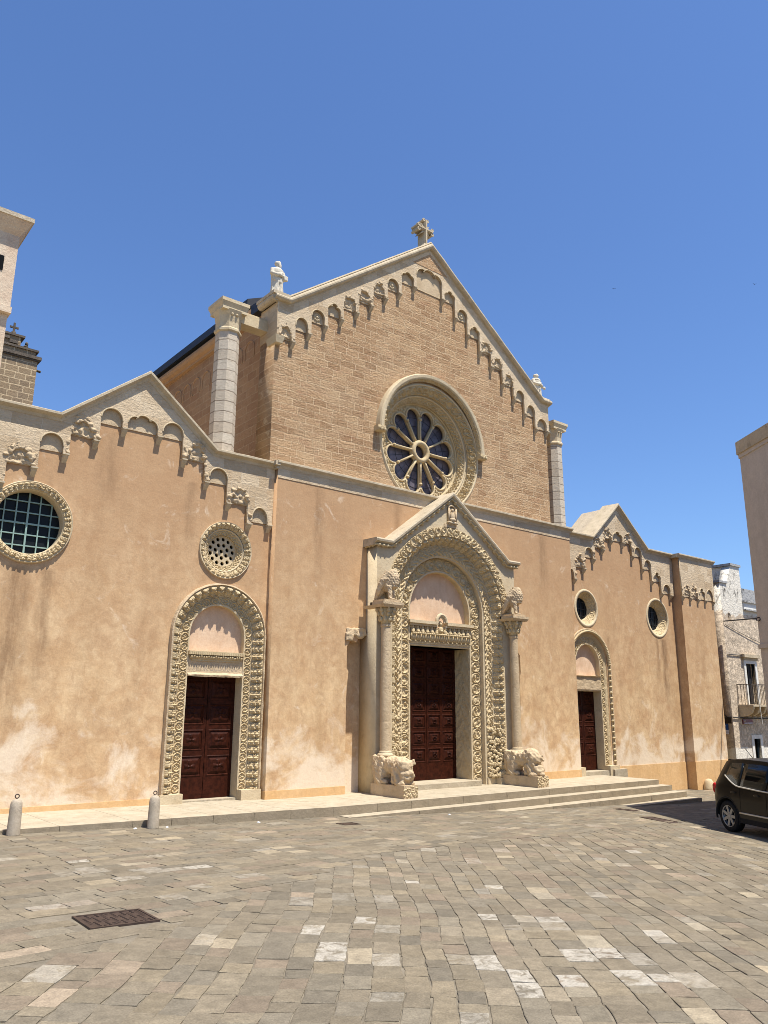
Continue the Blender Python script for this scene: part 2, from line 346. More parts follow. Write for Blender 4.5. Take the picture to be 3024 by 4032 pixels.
def sample_path(pts, ds, closed=False):
    P = np.array(pts, float); 
    if closed: P = np.vstack([P, P[:1]])
    out = [P[0]]
    for a, b in zip(P[:-1], P[1:]):
        L = np.linalg.norm(b-a); k = max(1, int(round(L/ds)))
        for i in range(1, k+1): out.append(a+(b-a)*i/k)
    return np.array(out)
def sweep(name, pts, prof, mat, parent=None, closed=False, ds=0.0, height=None, amp=0.0, dv=0.0, outward=1, caps=True, smooth=False, s0=0.0, mitre=True, rough=0.0):
    """sweep a profile of (offset along path normal, y) along a path in x,z; normal = left of travel * outward"""
    P = sample_path(pts, ds, closed) if ds > 0 else (np.vstack([np.array(pts, float), np.array(pts, float)[:1]]) if closed else np.array(pts, float))
    n = len(P); seg = np.diff(P, axis=0); ln = np.linalg.norm(seg, axis=1); tg = seg/ln[:, None]
    nr = np.stack([-tg[:, 1], tg[:, 0]], 1)*outward
    N = np.empty((n, 2))
    for i in range(n):
        a = nr[i-1] if i > 0 else (nr[-1] if closed else nr[0]); b = nr[i] if i < n-1 else (nr[0] if closed else nr[-1])
        m = a+b; m /= np.linalg.norm(m); N[i] = m/max(0.35, np.dot(m, a))
    sl_ = np.concatenate([[0], np.cumsum(ln)])+s0
    pr = np.array(prof, float)
    if dv > 0: pr = sample_path(pr, dv)
    pl = np.concatenate([[0], np.cumsum(np.linalg.norm(np.diff(pr, axis=0), axis=1))]); W = pl[-1]; t = pl/W; k = len(pr)
    pn = np.gradient(pr, axis=0); pn = np.stack([pn[:, 1], -pn[:, 0]], 1); pn /= np.linalg.norm(pn, axis=1)[:, None]+1e-9
    H = height(sl_[:, None]*np.ones((1, k)), t[None, :]*np.ones((n, 1)), W)*amp if height is not None else np.zeros((n, k))
    if height is not None: H = H*np.clip(np.minimum(t, 1-t)/0.05, 0, 1)[None, :]
    if rough: H = H+rough*(fbm(sl_[:, None]*7+np.zeros((1, k)), t[None, :]*W*7+np.zeros((n, 1)), 4)-0.5)
    off = pr[None, :, 0]+H*pn[None, :, 0]; yy = pr[None, :, 1]+H*pn[None, :, 1]
    V = np.stack([P[:, None, 0]+N[:, None, 0]*off, yy, P[:, None, 1]+N[:, None, 1]*off], 2).reshape(-1, 3)
    i = np.arange(n-1)[:, None]*k; j = np.arange(k-1)[None, :]
    F = np.stack([i+j, i+j+1, i+k+j+1, i+k+j], 2).reshape(-1, 4)
    faces = F.tolist()
    if caps and not closed and height is None: faces += [list(range(k)), list(range((n-1)*k, n*k))]
    o = mk(name, V, faces, mat, parent, smooth, recalc=True)
    return o
def jamb_path(cx, hw, z0, zs, n=48): return [(cx-hw, z0), (cx-hw, zs)]+arc(cx, zs, hw, PI, 0, n)[1:-1]+[(cx+hw, zs), (cx+hw, z0)]
# travelling up the left jamb, over the arch and down the right one, the left-hand normal points away from the opening

def heightgrid(name, x0, x1, z0, z1, y, fn, amp, mat, parent, d=0.011):
    nx = int((x1-x0)/d)+1; nz = int((z1-z0)/d)+1
    X, Z = np.meshgrid(np.linspace(x0, x1, nx), np.linspace(z0, z1, nz)); Y = y-amp*fn(X-x0, Z-z0, x1-x0, z1-z0)
    V = np.stack([X, Y, Z], 2).reshape(-1, 3); i = np.arange(nz-1)[:, None]*nx; j = np.arange(nx-1)[None, :]
    F = np.stack([i+j, i+j+1, i+nx+j+1, i+nx+j], 2).reshape(-1, 4).tolist()
    return mk(name, V, F, mat, parent, False, recalc=False)

# ------------------------------------------------------------------ ground
def gz(x, y=0): return 0.165-0.0335*x
gv = []; gf = []
for i, x in enumerate((-300, -40, 0, 40, 60, 400)):
    for j, y in enumerate((-300, -40, 60, 500)):
        gv.append((x, y, gz(min(max(x, -40), 60))-0.009))
for i in range(5):
    for j in range(3): gf.append((i*4+j, (i+1)*4+j, (i+1)*4+j+1, i*4+j+1))
M['joint'] = stone_mat('joint_earth', (0.225, 0.19, 0.138), (0.115, 0.097, 0.070), 0.3, 0.5, 1.2)
struct(mk('ground', gv, gf, 'joint'))

def slab_mat():
    t = NT('paving_stone', 0.85, 0.2)
    at = t.n('ShaderNodeAttribute'); at.attribute_name = 'tone'; at.attribute_type = 'GEOMETRY'
    c = at.outputs['Color']
    wn = t.ramp(t.noise(7.5, 7, 0.75, vec=t.map((1, 1, 1), loc=(2, 8, 5)), dist=0.9), [(0.40, 0.0), (0.52, 1.0)])
    c = t.mix(t.math('MULTIPLY', at.outputs['Alpha'], wn), c, (0.34, 0.305, 0.245))
    n1 = t.noise(9, 6, 0.65); c = t.mix(0.30, c, t.ramp(n1, [(0.28, 0.12), (0.72, 0.88)]), 'OVERLAY')
    g = t.ramp(t.noise(2.2, 6, 0.6), [(0.45, 0.0), (0.8, 1.0)]); c = t.mix(t.math('MULTIPLY', g, 0.2), c, (0.15, 0.125, 0.09))
    sp = t.ramp(t.noise(38, 4, 0.7), [(0.36, 1.0), (0.44, 0.0)]); c = t.mix(t.math('MULTIPLY', sp, 0.35), c, (0.12, 0.10, 0.075))
    f = t.noise(70, 4, 0.7); c = t.mix(0.35, c, t.ramp(f, [(0.3, 0.2), (0.7, 0.9)]), 'OVERLAY')
    return t.done(c, t.bump(f, 0.4, 0.005, t.bump(t.noise(18, 7, 0.7), 0.7, 0.014)))
M['slab'] = slab_mat()
PAL = [(0.170, 0.139, 0.094), (0.161, 0.132, 0.090), (0.179, 0.147, 0.099), (0.153, 0.127, 0.088), (0.168, 0.142, 0.100), (0.184, 0.149, 0.098), (0.173, 0.135, 0.093), (0.148, 0.125, 0.089)]
WHITE = [(4.93, -10.22), (4.84, -10.51), (6.22, -8.72), (6.32, -9.57), (5.67, -10.53), (5.93, -10.61), (5.05, -11.03), (5.33, -11.15), (5.49, -11.34), (4.57, -10.92), (6.83, -10.43), (5.9, -9.27), (11.08, -7.31), (7.25, -8.29), (6.58, -7.45), (3.84, -9.54), (4.11, -9.32), (4.8, -8.67), (4.14, -8.8), (7.04, -3.75), (3.75, -4.5), (4.69, -5.44)]
def band_y(x):       # edge between the two paving fields
    return np.interp(x, [-10, 2.0, 3.26, 7.58, 12.6, 40], [-10.5, -8.55, -7.89, -5.67, -5.53, -4.4])
def build_slabs():
    V = []; F = []; col = []; wflag = []
    def slab(cx, cy, a, L, W, white=False):
        ca, sa = math.cos(a), math.sin(a); k = 3; pts = []
        hx, hy = L/2-random.uniform(0.001, 0.006), W/2-random.uniform(0.001, 0.006); jj = lambda m: random.uniform(-m, m)
        cs = [(-hx+jj(.010), -hy+jj(.010)), (hx+jj(.010), -hy+jj(.010)), (hx+jj(.010), hy+jj(.010)), (-hx+jj(.010), hy+jj(.010))]
        for q in range(4):
            p0, p1 = cs[q], cs[(q+1) % 4]
            for i in range(k): pts.append((p0[0]+(p1[0]-p0[0])*i/k+(jj(.007) if i else 0), p0[1]+(p1[1]-p0[1])*i/k+(jj(.007) if i else 0)))
        wflag.extend([1.0 if white else (random.uniform(0.25, 0.6) if random.random() < 0.05 else 0.0)]*36)
        tx, ty, dz = jj(.004), jj(.004), jj(.002); n0 = len(V); m = len(pts)
        for sc, zo in ((1.0, -0.014), (1.0, -0.003), (0.95, 0.0)):
            for (u, v) in pts:
                u2 = u*sc if sc == 1 else u-math.copysign(min(abs(u), 0.005), u); v2 = v*sc if sc == 1 else v-math.copysign(min(abs(v), 0.005), v)
                x = cx+ca*u2-sa*v2; y = cy+sa*u2+ca*v2
                wx_ = 0.055*math.sin(x*0.9+y*0.35)+0.03*math.sin(x*2.3-y*1.7); wy_ = 0.05*math.sin(y*0.8-x*0.45+1)+0.028*math.sin(y*2.1+x*1.9)
                fade = max(0.0, min(1.0, (-2.4-y)/1.2)); x += wx_*fade; y += wy_*fade
                V.append((x, y, gz(x)+zo+(tx*u2+ty*v2+dz if zo > -0.01 else 0)))
        for r in range(2):
            for i in range(m): F.append((n0+r*m+i, n0+r*m+(i+1) % m, n0+(r+1)*m+(i+1) % m, n0+(r+1)*m+i))
        F.append(tuple(range(n0+2*m, n0+3*m)))
        if True:
            c = random.choice(PAL); b = random.uniform(0.90, 1.20); c = tuple(v*b for v in c)
            if random.random() < 0.05: c = tuple(v*1.45 for v in c)
        col.extend([c]*(3*m))
    WV = []
    wl = list(WHITE)
    def iswhite(x, y):
        for p in wl:
            if abs(p[0]-x) < 0.14 and abs(p[1]-y) < 0.13: wl.remove(p); return True
        return False
    def clear(x, y):
        if 2.62 < x < 3.36 and -7.84 < y < -7.2: return False
        return y < -1.72 and (x > -7)
    # main field: rows running towards the camera
    a = math.radians(-128); d = np.array([math.cos(a), math.sin(a)]); nrm = np.array([-d[1], d[0]])
    o = np.array([6.0, -9.0]); v = -24.0
    while v < 24:
        wv = random.uniform(0.165, 0.255); u = -26+random.random()*0.3
        while u < 22:
            Lu = random.choice([0.20, 0.25, 0.29, 0.33, 0.38])*random.uniform(0.85, 1.15)
            p = o+d*(u+Lu/2)+nrm*(v+wv/2)
            if clear(*p) and p[1] < band_y(p[0])-0.04 and -16 < p[1] and p[0] < 34: slab(p[0], p[1], a, Lu, wv, iswhite(*p))
            u += Lu
        v += wv
    # field along the church
    a = math.radians(7); d = np.array([math.cos(a), math.sin(a)]); nrm = np.array([-d[1], d[0]]); v = -9.0
    while v < 6:
        wv = random.uniform(0.16, 0.25); u = -16+random.random()*0.3
        while u < 26:
            Lu = random.choice([0.25, 0.32, 0.38, 0.44])*random.uniform(0.85, 1.15)
            p = np.array([9.0, -4.0])+d*(u+Lu/2)+nrm*(v+wv/2)
            if clear(*p) and p[1] > band_y(p[0])+0.02: slab(p[0], p[1], a, Lu, wv, iswhite(*p))
            elif p[0] > 22.0 and -1.75 < p[1] < 1.5 and (p[1] < -0.16 or p[0] > 27.9): slab(p[0], p[1], a, Lu, wv)
            u += Lu
        v += wv
    # long stones along the line where the fields meet
    pts = sample_path([(-7, band_y(-7)), (2.0, -8.55), (3.26, -7.89), (7.58, -5.67), (12.6, -5.53), (34, -4.65)], 0.45)
    o_ = mk('paving', V, F, 'slab', None, False, recalc=False)
    at = o_.data.color_attributes.new('tone', 'FLOAT_COLOR', 'POINT')
    c4 = np.ones((len(V), 4)); c4[:, :3] = np.array(col); c4[:, 3] = np.array(wflag); at.data.foreach_set('color', c4.ravel())
    return struct(o_)
build_slabs()

# platform and steps in front of the church
def pz(x): return float(np.interp(x, [-8, 3.5, 5.7, 8.5, 9.7, 16.8, 20.9, 30], [0.22, 0.11, 0.08, 0.04, 0.02, 0.0, -0.02, -0.05]))
def step_mesh(name, xs, yf, xr, top, th, mat_t, mat_r, yb=0.6):
    """a tread with jointed stones: top sheet and front, right faces"""
    V = []; F = []; mi = []
    xs = list(xs)
    for a, b in zip(xs[:-1], xs[1:]):
        g = 0.003; n = len(V); za, zb = top(a), top(b); j = random.uniform(-.004, .004)
        V += [(a+g, yf+j, za-th), (b-g, yf+j, zb-th), (b-g, yf+j, zb), (a+g, yf+j, za), (a+g, yb, za), (b-g, yb, zb), (b-g, yb, zb-th), (a+g, yb, za-th)]
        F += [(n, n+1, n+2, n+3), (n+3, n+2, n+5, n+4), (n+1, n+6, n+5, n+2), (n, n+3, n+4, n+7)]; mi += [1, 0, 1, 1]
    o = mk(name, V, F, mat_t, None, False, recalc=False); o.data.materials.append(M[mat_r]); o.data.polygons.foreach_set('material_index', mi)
    bm = bmesh.new(); bm.from_mesh(o.data); bm.free()
    return struct(o)
def joints(a, b, m=0.9):
    xs = [a]
    while xs[-1] < b-0.5: xs.append(xs[-1]+random.uniform(0.7, 1.3)*m)
    xs[-1] = b; return xs
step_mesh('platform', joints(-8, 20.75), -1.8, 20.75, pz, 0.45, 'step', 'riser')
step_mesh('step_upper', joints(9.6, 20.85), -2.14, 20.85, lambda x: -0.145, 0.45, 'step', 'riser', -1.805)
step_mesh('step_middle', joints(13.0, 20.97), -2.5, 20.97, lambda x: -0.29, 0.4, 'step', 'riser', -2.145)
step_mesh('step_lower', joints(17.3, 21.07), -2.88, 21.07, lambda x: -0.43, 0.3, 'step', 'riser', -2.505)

# ------------------------------------------------------------------ the church
church = thing('church', 'large gabled church with ochre plaster front, rose window and carved doorways', 'church', (0, 0, 0))
C_ = church
ZB = -1.4
PC, PZS = 14.05, 4.32                                   # main portal centre and springing

# ---- walls
def lroof(): return [(-0.5, 7.27), (4.15, 7.27), (5.83, 8.60), (7.45, 7.27), (9.02, 7.27)]
LOC = (3.84, 5.21); SOC = (7.88, 5.20)
LD = 7.84                                               # left doorway centre
lw = plate('aisle_wall', [(-0.5, ZB), (9.02, ZB)]+lroof()[::-1], [circ(*LOC, 0.74), circ(*SOC, 0.60), arch_hole(LD, 1.0, ZB+0.2, 3.40)], 0.20, 0.62, 'plaster', C_)
RD = 20.56; RO1 = (20.56, 4.99); RO2 = (24.57, 4.98)
rroof = [(19.6, 7.25), (20.88, 7.25), (22.39, 8.56), (24.0, 7.25), (25.7, 7.25)]
rw = plate('aisle_wall', [(19.6, ZB), (25.9, ZB), (25.9, 7.25)]+rroof[::-1], [circ(*RO1, 0.59), circ(*RO2, 0.67), arch_hole(RD, 0.92, ZB+0.2, 3.30)], 0.20, 0.62, 'plaster', C_)
eb = MB(); eb.box(25.66, 27.86, -0.13, 1.6, ZB, 7.2); eb.obj('end_wall', 'plaster', C_)
eb = MB(); eb.box(27.0, 27.84, 1.6, 22, ZB, 7.1); eb.box(24, 27.0, 10, 22, ZB, 7.1); eb.obj('flank_wall', 'plaster', C_)
rec = [(11.06, 0.0-1.2), (17.08, -1.2), (17.08, 3.30), (16.95, 3.46), (16.80, 3.40), (16.72, 3.55), (16.4, 3.62), (11.75, 3.62), (11.42, 3.55), (11.34, 3.40), (11.19, 3.46), (11.06, 3.30)]
archh = [(PC+1.95, 3.62), (PC+1.95, PZS)]+arc(PC, PZS, 1.95, 0, PI, 40)[1:-1]+[(PC-1.95, PZS), (PC-1.95, 3.62)]
hole = [(11.06, ZB+0.1), (17.08, ZB+0.1), (17.08, 3.30), (16.95, 3.46), (16.80, 3.40), (16.72, 3.55), (16.4, 3.62)]+archh+[(11.75, 3.62), (11.42, 3.55), (11.34, 3.40), (11.19, 3.46), (11.06, 3.30)]
plate('nave_wall', [(9.0, ZB), (19.63, ZB), (19.63, 7.25), (9.0, 7.25)], [hole], 0.0, 0.36, 'plaster', C_)
for a_, b_ in ((10.9, 12.1), (16.0, 17.2)):
    rb = MB(); rb.box(a_, b_, 0.24, 0.34, ZB, 3.8); rb.obj('niche_back', 'plaster', C_)
ROSE = (14.17, 8.97)
upw = [(9.0, 7.0), (19.25, 7.0), (19.25, 11.5), (18.9, 11.5), (14.1, 15.1), (9.32, 11.6), (9.0, 11.6)]
plate('upper_wall', upw, [circ(*ROSE, 1.84, 96)], 0.40, 1.10, 'brick', C_)
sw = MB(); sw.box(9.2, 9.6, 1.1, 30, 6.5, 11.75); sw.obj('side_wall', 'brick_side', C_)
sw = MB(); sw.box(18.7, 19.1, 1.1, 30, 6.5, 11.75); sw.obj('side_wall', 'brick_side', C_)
sc_ = MB(); sc_.box(9.10, 9.6, 1.1, 30, 11.68, 11.78)
sc_.tube([(9.12, 1.1, 11.9), (9.12, 30, 11.9)], 0.15, 10); sc_.obj('eaves_moulding', 'plaster', C_)
rf = MB(); rf.add([(8.92, 1.75, 12.06), (8.92, 30, 12.06), (14.1, 30, 14.4), (14.1, 1.75, 14.4), (8.92, 1.75, 12.28), (8.92, 30, 12.28), (14.1, 30, 14.62), (14.1, 1.75, 14.62)], [(0, 1, 2, 3), (4, 5, 6, 7), (0, 1, 5, 4), (1, 2, 6, 5), (0, 3, 7, 4)])
rf.add([(19.3, 1.75, 12.06), (19.3, 30, 12.06), (14.1, 30, 14.4), (14.1, 1.75, 14.4), (19.3, 1.75, 12.28), (19.3, 30, 12.28), (14.1, 30, 14.62), (14.1, 1.75, 14.62)], [(0, 1, 2, 3), (4, 5, 6, 7), (0, 1, 5, 4), (1, 2, 6, 5), (0, 3, 7, 4)])
rf.obj('roof', 'roof_dark', C_)
for a_, b_ in ((-0.5, 9.1), (19.0, 27)):
    af = MB(); af.box(a_, b_, 0.62, 12, 6.6, 6.9); af.obj('aisle_roof', 'tiles', C_)
# blind arch row and window on the side wall
bl = MB()
for k in range(9):
    yy = 2.0+k*0.62; pts = [(9.17, yy+0.24*math.cos(a), 11.0+0.24*math.sin(a)) for a in np.linspace(0, PI, 9)]
    bl.tube([(9.195, yy+0.24, 10.75)]+[(9.195, p_[1], p_[2]) for p_ in pts]+[(9.195, yy-0.24, 10.75)], 0.02, 6)
bl.obj('blind_arcade', 'plaster', C_)
# plaster plinths
def plinth(x0, x1, y, zt, parent): m = MB(); m.box(x0, x1, y-0.014, y, ZB, zt); return m.obj('plinth', 'plaster_base', parent)
plinth(-0.5, 6.76, 0.2, 0.185, C_); plinth(9.0-0.012, 11.06, 0.0, 0.195, C_); plinth(17.08, 19.63, 0.0, 0.19, C_); plinth(21.62, 25.64, 0.2, 0.185, C_); plinth(25.65, 27.87, -0.13, 0.20, C_)
m = MB(); m.box(9.0-0.014, 9.0, 0.0, 0.19, ZB, 0.195); m.obj('plinth', 'plaster_base', C_)
m = MB(); m.box(25.646, 25.66, -0.13, 0.186, ZB, 0.20); m.obj('plinth', 'plaster_base', C_)

for x0_, x1_, zt_ in ((-0.5, 9.2, 7.2), (10.9, 17.3, 6.9), (19.6, 25.7, 7.2)):
    m = MB(); m.box(x0_, x1_, 0.66, 0.72, ZB, zt_); m.obj('leak_blocker', 'black', C_)  # unseen black sheets added behind the facade to stop sky light leaking through gaps
# ---- cornices
def cprof(yw, dp=0.13, h=0.15, back=0.5):
    return [(-h, yw+0.02), (-h, yw-0.02), (-h*0.78, yw-0.035), (-h*0.62, yw-0.05), (-h*0.40, yw-dp*0.85), (-h*0.3, yw-dp), (0, yw-dp), (0.012, yw-dp+0.02), (0.03, yw+back), (-h, yw+back)]
def rprof(yw, dp=0.15, h=0.17, back=0.6):      # round roll cornice
    a = [(-h*0.55-0.45*h*math.cos(q)*1.0, yw-dp*0.35-dp*0.65*math.sin(q)) for q in np.linspace(0, PI, 8)]
    return [(-h-0.03, yw+0.02), (-h-0.03, yw-0.02), (-h, yw-0.03)]+a+[(0.0, yw-dp*0.5), (0.035, yw-dp*0.4), (0.05, yw+back), (-h, yw+back)]
sweep('cornice', [(-0.5, 7.38), (4.13, 7.38), (5.82, 8.73), (7.46, 7.37), (8.995, 7.37)], cprof(0.12, 0.14, 0.14, 0.55), 'cornice', C_, ds=0.25, rough=0.012)
sweep('cornice', [(19.64, 7.33), (20.89, 7.33), (22.39, 8.67), (24.0, 7.33), (25.52, 7.33)], cprof(0.12, 0.14, 0.13, 0.5), 'cornice', C_, ds=0.25, rough=0.012)
m = MB()                                                  # deep stone gables behind the small gable fronts
m.add([(20.95, 0.6, 7.28), (22.39, 0.6, 8.6), (23.9, 0.6, 7.28), (20.95, 1.5, 7.28), (22.39, 1.5, 8.6), (23.9, 1.5, 7.28)], [(0, 1, 2), (5, 4, 3), (0, 1, 4, 3), (1, 2, 5, 4)]); m.obj('gable_roof', 'tiles', C_)
m = MB(); m.add([(4.2, 0.6, 7.28), (5.82, 0.6, 8.64), (7.4, 0.6, 7.28), (4.2, 1.5, 7.28), (5.82, 1.5, 8.64), (7.4, 1.5, 7.28)], [(0, 1, 2), (5, 4, 3), (0, 1, 4, 3), (1, 2, 5, 4)]); m.obj('gable_roof', 'tiles', C_)
# nave string course, with its short return on the left
co = sweep('cornice', [(8.93, 7.40), (19.72, 7.40)], cprof(0.0, 0.12, 0.15, 0.42), 'cornice', C_, ds=0.3, rough=0.008)
m = MB(); m.box(8.88, 9.0, -0.1, 0.30, 7.29, 7.395); m.box(8.94, 9.0, -0.05, 0.30, 7.22, 7.29); m.obj('cornice_return', 'cornice', C_)
m = MB(); m.box(8.995, 19.64, -0.012, 0.0, 7.02, 7.26); m.obj('string_course', 'frieze', C_)
# end block cornice and return
sweep('cornice', [(25.52, 7.32), (28.0, 7.32)], cprof(-0.18, 0.1, 0.13, 1.6), 'cornice', C_, ds=0.3, rough=0.01)
m = MB(); m.box(25.50, 25.66, -0.16, 0.157, 7.194, 7.308); m.obj('cornice_return', 'cornice', C_)
# great gable
sweep('gable_cornice', [(8.86, 11.80), (9.26, 11.80), (14.1, 15.33), (18.96, 11.68), (19.34, 11.68)], rprof(0.32, 0.16, 0.17, 0.75), 'cornice', C_, ds=0.3, rough=0.014)
m = MB(); m.tube([(8.90, 0.25, 11.70), (8.90, 1.0, 11.70)], 0.1, 10); m.box(8.80, 9.3, 0.2, 1.05, 11.76, 11.84); m.obj('cornice_return', 'cornice', C_)

# ---- arched friezes with corbels
def corbel(cx, zt, yf, yb, wd, h, mat, parent):
    m = MB(); a = wd/2
    m.box(cx-a-0.012, cx+a+0.012, yf-0.015, yb, zt-0.028, zt)
    m.add([(cx-a, yf, zt-0.028), (cx+a, yf, zt-0.028), (cx+a, yb, zt-0.028), (cx-a, yb, zt-0.028), (cx-a, yf+0.03, zt-h*0.45), (cx+a, yf+0.03, zt-h*0.45), (cx-a*0.9, yb, zt-h), (cx+a*0.9, yb, zt-h)],
          [(0, 1, 5, 4), (4, 5, 7, 6), (0, 4, 6, 3), (1, 2, 7, 5), (0, 3, 2, 1)])
    return m.obj('corbel', mat, parent)
def arch_shape(kind, x0, x1, zs, zt):
    c = (x0+x1)/2; hw = (x1-x0)/2; h = zt-zs
    if kind == 'square': return [(x0, zs+0.2*h), (x0+0.15*hw, zs+0.6*h), (x0+0.2*hw, zt), (x1-0.2*hw, zt), (x1-0.12*hw, zs+0.55*h), (x1, zs+0.2*h)]
    if kind == 'trefoil':
        r = hw*0.5; o = arc(x0+r*0.95, zs+0.30*h, r*0.95, PI, PI*0.38, 6)+arc(c, zt-hw*0.55, hw*0.55, PI*0.85, PI*0.15, 8)+arc(x1-r*0.95, zs+0.30*h, r*0.95, PI*0.62, 0, 6); return o
    if kind == 'pointed': return [(x0+hw*(1-math.cos(q)), zs+h*math.sin(q)**0.9) for q in np.linspace(0, PI/2, 7)]+[(x1-hw*(1-math.cos(q)), zs+h*math.sin(q)**0.9) for q in np.linspace(PI/2, 0, 7)[1:]]
    if kind == 'broken': return [(x0, zs+0.1*h), (x0+0.3*hw, zs+0.45*h), (x0+0.25*hw, zs+0.8*h), (c-0.2*hw, zs+0.95*h), (c+0.3*hw, zt*1.0), (x1-0.35*hw, zs+0.7*h), (x1-0.1*hw, zs+0.6*h), (x1, zs+0.1*h)]
    return [(c+hw*math.cos(q), zs+h*math.sin(q)) for q in np.linspace(PI, 0, 13)]
def frieze(name, top, bays, piers, yf, yb, mat, parent, fillmat='stone_worn', ledge=0.06, cw=0.1, corb_y=None, ends=None, edge=True, rs=1.0):
    """top: roofline left to right; bays: (x0, x1, spring z, top z, kind); piers: (cx, bottom z)"""
    low = []
    for i, b in enumerate(bays):
        x0, x1, zs, zt, kind = b
        zl = piers[i][1]; zr = piers[i+1][1]
        low += [(x0, zl)]+arch_shape(kind, x0, x1, zs, zt)+[(x1, zr)]
    outer = [(ends[0], piers[0][1])]+low+[(ends[1], piers[-1][1])]+[p for p in top[::-1]]
    o = plate(name, outer, [], yf, yb, mat, parent)
    for (cx, zb) in piers: corbel(cx, zb, yf-0.03, yb, cw, 0.17, 'cornice', o)
    for i, b in enumerate(bays):
        x0, x1, zs, zt, kind = b
        m = MB(); zl = max(piers[i][1], piers[i+1][1])+0.02; zl = zs-0.02 if zl > zs else zl
        m.box(x0-0.01, x1+0.01, yb-0.02, yb, zl, zt+0.03); m.obj('arch_infill', fillmat, o)
        if kind in ('square', 'broken'):
            e = MB(); hgt = zt-zs
            for q in range(22):
                a = PI*random.random(); sx_ = 0.52*(x1-x0)*random.uniform(0.75, 1.15); sz_ = hgt*random.uniform(0.8, 1.25)
                r_ = random.uniform(0.025, 0.05)*rs; e.ball(((x0+x1)/2+sx_*math.cos(a), yf+random.uniform(-0.012, 0.05), zs+0.03+sz_*math.sin(a)), r_*1.3, r_*0.8, r_, 7, 5)
            for q in range(7):
                r_ = random.uniform(0.03, 0.055)*rs; e.ball((random.uniform(x0, x1), yb-0.03, zs+random.uniform(0.0, 0.6)*hgt), r_*1.3, r_*0.7, r_, 7, 5)
            for q in range(5):
                r_ = random.uniform(0.03, 0.05)*rs; pi_ = random.choice((i, i+1)); e.ball((piers[pi_][0]+random.uniform(-.05, .05), yf, piers[pi_][1]+random.uniform(0.02, 0.3)), r_*1.1, r_*0.7, r_*1.3, 7, 5)
            e.tube([(piers[i][0], yf+0.03, piers[i][1]+0.02)]+[(x, yf+0.03, z) for x, z in arch_shape(kind, x0, x1, zs, zt)]+[(piers[i+1][0], yf+0.03, piers[i+1][1]+0.02)], 0.03, 6); e.box(x0-0.02, x1+0.02, yb-0.04, yb-0.005, zs-0.03, zt)
            eo = e.obj('eroded_stone', 'stone_worn', o); remesh(eo, 0.016, 1, 0.06, 1.2)
        if edge and kind in ('round', 'pointed', 'trefoil'):
            pts = arch_shape(kind, x0, x1, zs, zt); t_ = MB(); t_.tube([(x, yf-0.004, z) for x, z in pts], 0.014, 6); t_.obj('arch_moulding', 'stone', o)
    return o
# left small gable
LP = [(3.24, 5.86), (3.78, 6.24), (4.32, 6.62), (4.87, 7.02), (5.42, 7.40), (6.17, 7.40), (6.75, 7.02), (7.30, 6.62), (7.85, 6.24), (8.38, 5.86), (8.90, 5.90)]
LK = ['square', 'round', 'square', 'round', 'trefoil', 'round', 'broken', 'round', 'square', 'pointed']
def mkbays(P, K, rise, hw=0.055, gap=0.30):
    B = []
    for i, k in enumerate(K):
        a, b = P[i], P[i+1]; zt = max(a[1], b[1])+rise; B.append((a[0]+hw, b[0]-hw, zt-(b[0]-a[0]-2*hw)/2 if k == 'round' else zt-gap, zt, k))
    return B
frieze('arched_frieze', [(2.6, 7.30), (4.15, 7.30), (5.82, 8.64), (7.46, 7.30), (8.99, 7.30)], [(2.7, 3.185, 5.9, 6.1, 'round')]+mkbays(LP, LK, 0.36), [(2.65, 5.5)]+LP, 0.11, 0.20, 'frieze', C_, ends=(2.6, 8.96))
# right small gable
RP = [(19.98, 5.86), (20.48, 6.24), (21.02, 6.62), (21.55, 7.01), (22.06, 7.38), (22.71, 7.38), (23.24, 6.99), (23.80, 6.61), (24.33, 6.24), (24.88, 5.86), (25.44, 5.84)]
RK = ['broken', 'round', 'broken', 'broken', 'trefoil', 'broken', 'pointed', 'round', 'trefoil', 'round']
frieze('arched_frieze', [(19.65, 7.28), (20.88, 7.28), (22.39, 8.58), (24.0, 7.28), (25.64, 7.28)], [(19.68, 19.925, 5.9, 6.16, 'round')]+mkbays(RP, RK, 0.34), [(19.64, 5.7)]+RP, 0.11, 0.20, 'frieze', C_, ends=(19.64, 25.6))
# end block
EP = [(25.72, 5.80), (26.22, 5.79), (26.74, 5.79), (27.24, 5.79), (27.80, 5.79)]
frieze('arched_frieze', [(25.655, 7.22), (27.87, 7.22)], mkbays(EP, ['broken', 'broken', 'trefoil', 'pointed'], 0.42), EP, -0.19, -0.13, 'frieze', C_, ends=(25.655, 27.87))
# great gable
NP = [(9.03, 10.68), (9.47, 10.68), (9.94, 11.05), (10.44, 11.43), (10.94, 11.79), (11.44, 12.15), (11.93, 12.53), (12.43, 12.93), (12.94, 13.27), (13.51, 13.68), (14.62, 13.68), (15.15, 13.25), (15.66, 12.86), (16.18, 12.48), (16.67, 12.12), (17.17, 11.70), (17.66, 11.31), (18.15, 10.94), (18.65, 10.56), (19.2, 10.60)]
NK = ['broken', 'pointed', 'round', 'trefoil', 'square', 'broken', 'broken', 'round', 'trefoil', 'trefoil', 'trefoil', 'round', 'trefoil', 'square', 'broken', 'broken', 'round', 'pointed', 'round']
gb = mkbays(NP, NK, 0.36, 0.05, 0.26)
x0, x1, zs, zt, k = gb[9]; gb[9] = (x0, x1, 14.0, 14.42, k)
frieze('arched_frieze', [(8.99, 11.62), (9.3, 11.62), (14.1, 15.14), (18.93, 11.5), (19.26, 11.5)], gb, NP, 0.30, 0.40, 'frieze', C_, ends=(8.985, 19.265), cw=0.085, rs=0.62)
